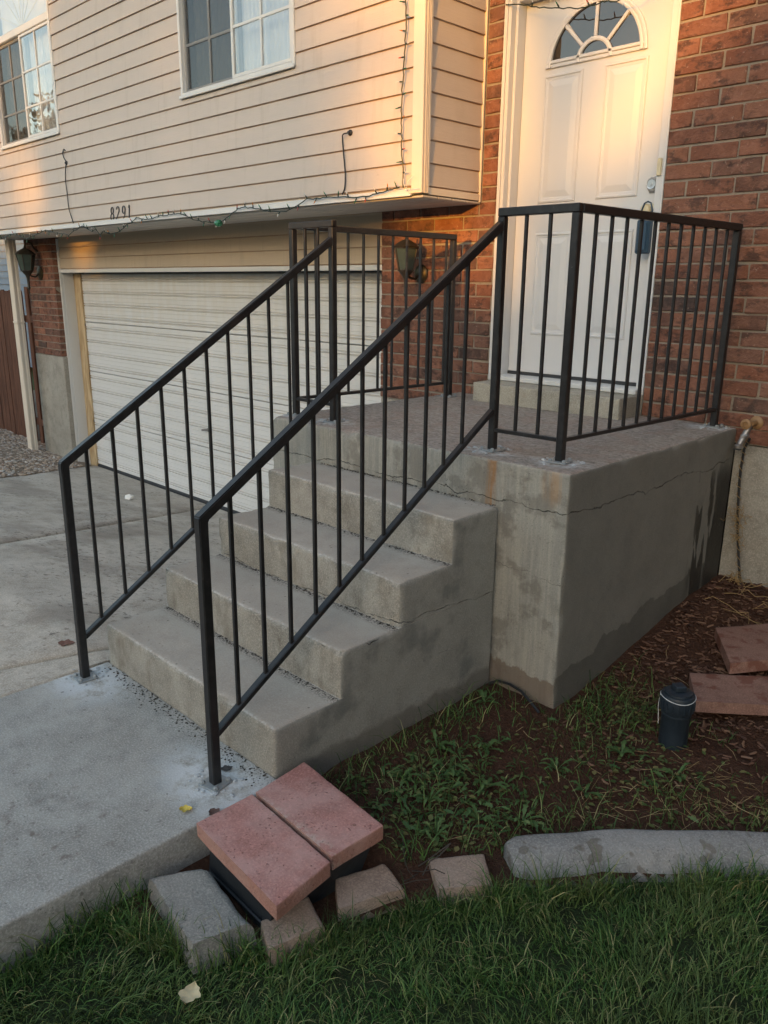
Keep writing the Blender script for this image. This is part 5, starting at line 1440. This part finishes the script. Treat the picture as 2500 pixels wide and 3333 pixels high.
# straw and mulch
def sticks(pts, lmin, lmax, r, mat, name, zf, flat=True):
    VV = []; FF = []; b = 0
    for (x, y) in pts:
        L = lmin+(lmax-lmin)*rng.random(); a = rng.random()*6.283; w = r*(.6+.8*rng.random()); z = zf(x, y)+.004+.012*rng.random(); dz = rng.normal(0, .12)*L
        d = np.array([math.cos(a), math.sin(a), 0]); nrm = np.array([-d[1], d[0], 0]); c = np.array([x, y, z]); bend = rng.normal(0, .12)*L
        ring = [nrm*w, np.array([0, 0, w*.7]), -nrm*w, np.array([0, 0, -w*.7])]
        for t, bb in ((-.5, 0), (0, bend), (.5, 0)):
            for q in ring: VV.append(c+d*L*t+nrm*bb+np.array([0, 0, dz*(t+.5)])+q*(1-.5*abs(t)))
        for i in (0, 1):
            for k in range(4): FF.append((b+i*4+k, b+i*4+(k+1) % 4, b+(i+1)*4+(k+1) % 4, b+(i+1)*4+k))
        b += 12
    return obj(name, VV, FF, mat, loc=(0, 0, 0), kind='stuff')
pts = []
for _ in range(9000):
    x = .1+1.6*rng.random(); y = .2+1.8*rng.random(); s_ = border_side(x, y)
    if s_ < .06 or (y > YL-.02 and x < XR+.02): continue
    d = 1.1*math.exp(-(((x-1.05)/.26)**2+((y-1.05)/.22)**2)) + .4*math.exp(-(((x-.78)/.12)**2+((y-.80)/.12)**2)) + .05
    if rng.random() < d*.30: pts.append((x, y))
o = sticks(pts, .03, .13, .0011, M['straw'], 'straw', zbed); tag(o, 'scattered dry straw on the bare soil')
pts = []
for _ in range(9000):
    x = .32+1.3*rng.random(); y = .9+1.76*rng.random(); s_ = border_side(x, y)
    if s_ < .05: continue
    d = sm((y-1.25)/.5)*.46+.06
    if (y > YL-.02 and x < XR+.03) or rng.random() > d: continue
    pts.append((x, y))
o = sticks(pts, .010, .042, .0052, M['mulch'], 'mulch', zbed); tag(o, 'reddish brown bark mulch around the old pavers')
pts = []
for _ in range(1500):
    x = .03+.9*rng.random(); y = .2+1.2*rng.random()
    if border_side(x, y) < .05 or (y > YL-.02 and x < XR+.02): continue
    pts.append((x, y, zbed(x, y)+.002))
o = pebbles(pts, .006, 'soil_clods', M['soil'], .7); tag(o, 'small clods of dark soil in the bed')
tm = MB()
for i in range(9):
    x, y = random.uniform(.49, .58), random.uniform(-.02, .16); a = random.uniform(0, 6.28); pts = [(x, y, -.10)]
    for q in range(3): a += random.uniform(-.4, .4); pts.append((pts[-1][0]+.035*math.cos(a), pts[-1][1]+.035*math.sin(a), pts[-1][2]+random.uniform(-.005, .03)))
    tm.tube(pts, random.uniform(.0012, .0028), 4)
o = tm.obj('twigs', simple('grey_twig', (.05, .04, .032), .9), loc=(.55, .08, -.1), kind='stuff'); tag(o, 'small heap of grey twigs behind the pavers')

# ------------------------------------------------------------------ across the street: houses and trees
def tree(name, x, y, h, cr, ch, n, mat, label, seed, zlow=None, leaf=.16, sparse=.0):
    r2 = np.random.default_rng(seed); t = thing(name, (x, y, -.2), label, 'tree', 'street trees across the road')
    trunk_top = h*.55
    m = MB(); m.tube([(x, y, -.3), (x+.05, y, h*.2), (x-.04, y+.05, trunk_top), (x+.02, y, h*.8)], [h*.030, h*.024, h*.016, h*.005], 8)
    for k in range(9):
        a = k*2.4; zz = h*(.35+.05*k); m.tube([(x, y, zz), (x+cr*.45*math.cos(a), y+cr*.45*math.sin(a), zz+h*.10), (x+cr*.8*math.cos(a), y+cr*.8*math.sin(a), zz+h*.14)], [h*.010, h*.006, h*.002], 5)
    m.obj('trunk', M['bark'], t)
    zc = h-ch/2; cl = r2.normal(0, 1, (60, 3)); cl /= np.linalg.norm(cl, axis=1)[:, None]; cl *= (.35+.6*r2.random((60, 1))**.5); cl = cl*np.array([cr, cr, ch/2])+np.array([x, y, zc])
    P = cl[r2.integers(0, 60, n)]+r2.normal(0, 1, (n, 3))*np.array([cr, cr, ch/2])*.16
    A = r2.normal(0, 1, (n, 3)); A /= np.linalg.norm(A, axis=1)[:, None]; B = np.cross(A, r2.normal(0, 1, (n, 3))); B /= np.linalg.norm(B, axis=1)[:, None]
    s = leaf*(.5+r2.random((n, 1)))
    V = np.stack([P-A*s, P+B*s*.5, P+A*s, P-B*s*.5], 1).reshape(-1, 3)-np.array(t.location); base = np.arange(n)[:, None]*4
    o = poly_np('crown', V, [base+np.array([0, 1, 2, 3])], mat); del o['kind']; o.parent = t
    return t
def far_house(x0, x1, y0, y1, ze, zr, label, gable_front=True, name='far_house', rot=0.):
    t = thing(name, (x0, y1, -.2), label, 'house', 'houses around the lawn and street')
    m = MB(); m.box(x0+.4, x1-.4, y0+.4, y1-.3, -.3, ze)
    xm = (x0+x1)/2; ym = (y0+y1)/2
    if gable_front: m.add([(x0+.4, y1-.3, ze), (x1-.4, y1-.3, ze), (xm, y1-.3, zr-.25), (x0+.4, y0+.4, ze), (x1-.4, y0+.4, ze), (xm, y0+.4, zr-.25)], [(0, 1, 2), (3, 5, 4)])
    m.obj('wall', M['stucco'], t)
    r = MB()
    if gable_front: r.add([(x0, y1, ze-.2), (xm, y1, zr), (x1, y1, ze-.2), (x0, y0, ze-.2), (xm, y0, zr), (x1, y0, ze-.2), (x0, y1, ze-.35), (xm, y1, zr-.18), (x1, y1, ze-.35), (x0, y0, ze-.35), (xm, y0, zr-.18), (x1, y0, ze-.35)],
        [(0, 1, 4, 3), (1, 2, 5, 4), (6, 9, 10, 7), (7, 10, 11, 8), (0, 6, 7, 1), (1, 7, 8, 2), (3, 4, 10, 9), (4, 5, 11, 10), (0, 3, 9, 6), (2, 8, 11, 5)])
    else: r.add([(x0, y1, ze), (x1, y1, ze), (x1, ym, zr), (x0, ym, zr), (x0, y0, ze), (x1, y0, ze)], [(0, 1, 2, 3), (3, 2, 5, 4), (0, 3, 4), (1, 5, 2), (0, 4, 5, 1)])
    r.obj('roof', M['roof'], t)
    for (a, b_) in ((.2, .42), (.58, .8)):
        w = MB().box(x0+(x1-x0)*a, x0+(x1-x0)*b_, y1-.3, y1-.25, 1.0, 2.2).obj('window', M['dark'], t)
    t.rotation_euler.z = rot
    return t
far_house(6.0, 14.6, -34, -24, 4.2, 8.1, 'unseen tan gabled house across the street, roof shaped to edge the sun patch', rot=math.atan2(.28, 1.))  # roof slope set to cut the lower edge of the sun patch
far_house(-16, -3.5, -36, -27, 3.2, 6.2, 'tan house across the street beside the turning tree', False)
far_house(-40, -24, -34, -24, 3.2, 6.0, 'tan house far along the street', False)
far_house(22, 36, -34, -24, 3.4, 6.6, 'tan house along the street opposite the lawn', False)
far_house(9.5, 19, -3.5, 9, 5.2, 7.6, 'added unseen tan house right of the lawn, blocking low sky', False)  # added to keep low sky light off faces turned right
tree('street_tree', 3.35, -25, 10.0, 2.1, 8.2, 9500, M['treeleaf'], 'unseen green tree left of the gabled house, placed to bound the sun patch', 1)  # crown placed to end the sun patch on the siding
tree('street_tree', -2.6, -23, 9.0, 2.8, 7.4, 8000, M['treeleaf'], 'rounded green tree across the street near the driveway', 2)
tree('street_tree', -29.5, -9.0, 7.6, 2.3, 6.0, 5200, M['autumnleaf'], 'tree with turning leaves beside the street far to the left', 3)
tree('street_tree', -8.5, -24, 8.5, 2.6, 7.0, 5000, M['treeleaf'], 'green tree across the street in front of a tan house', 4)
tree('street_tree', 7.0, -25.5, 10.4, 2.3, 4.2, 1500, M['treeleaf'], 'unseen tall tree over the gabled roof, open crown placed to dapple the sun patch', 5)  # sparse crown raised to dapple the top of the sun patch
tree('street_tree', 13.5, -6, 8.5, 3.2, 7.0, 7000, M['treeleaf'], 'added unseen green tree on the lawn near the street, blocking sky', 6)  # added behind the camera to hold back sky light
tree('street_tree', 7.4, 1.2, 7.0, 1.7, 6.8, 7000, M['treeleaf'], 'added unseen dense tree by the right end of the house, blocking sky', 8)  # added out of view to darken the faces turned right
sh = thing('hedge', (4.2, -23, -.2), 'added unseen green hedge across the street, screening off low sun', 'hedge')  # added and sized to keep low sun off the house front
r2 = np.random.default_rng(9); n = 24000
P = np.stack([-7.5+13.6*r2.random(n), -23.4+.8*r2.random(n), -.1+4.5*r2.random(n)], 1); P[:, 2] *= 1-.02*np.maximum(0, P[:, 0]-2.2)-.02*np.sin(P[:, 0]*3)
A = r2.normal(0, 1, (n, 3)); A /= np.linalg.norm(A, axis=1)[:, None]; B = np.cross(A, r2.normal(0, 1, (n, 3))); B /= np.linalg.norm(B, axis=1)[:, None]
s = .13*(.5+r2.random((n, 1))); V = np.stack([P-A*s, P+B*s*.6, P+A*s, P-B*s*.6], 1).reshape(-1, 3)-np.array(sh.location); base = np.arange(n)[:, None]*4
o = poly_np('foliage', V, [base+np.array([0, 1, 2, 3])], M['treeleaf']); del o['kind']; o.parent = sh
MB().box(-7.3, 6.0, -23.2, -22.9, -.2, 4.0).obj('opaque_core', M['bark'], sh)  # solid slab added inside the foliage to stop the sun
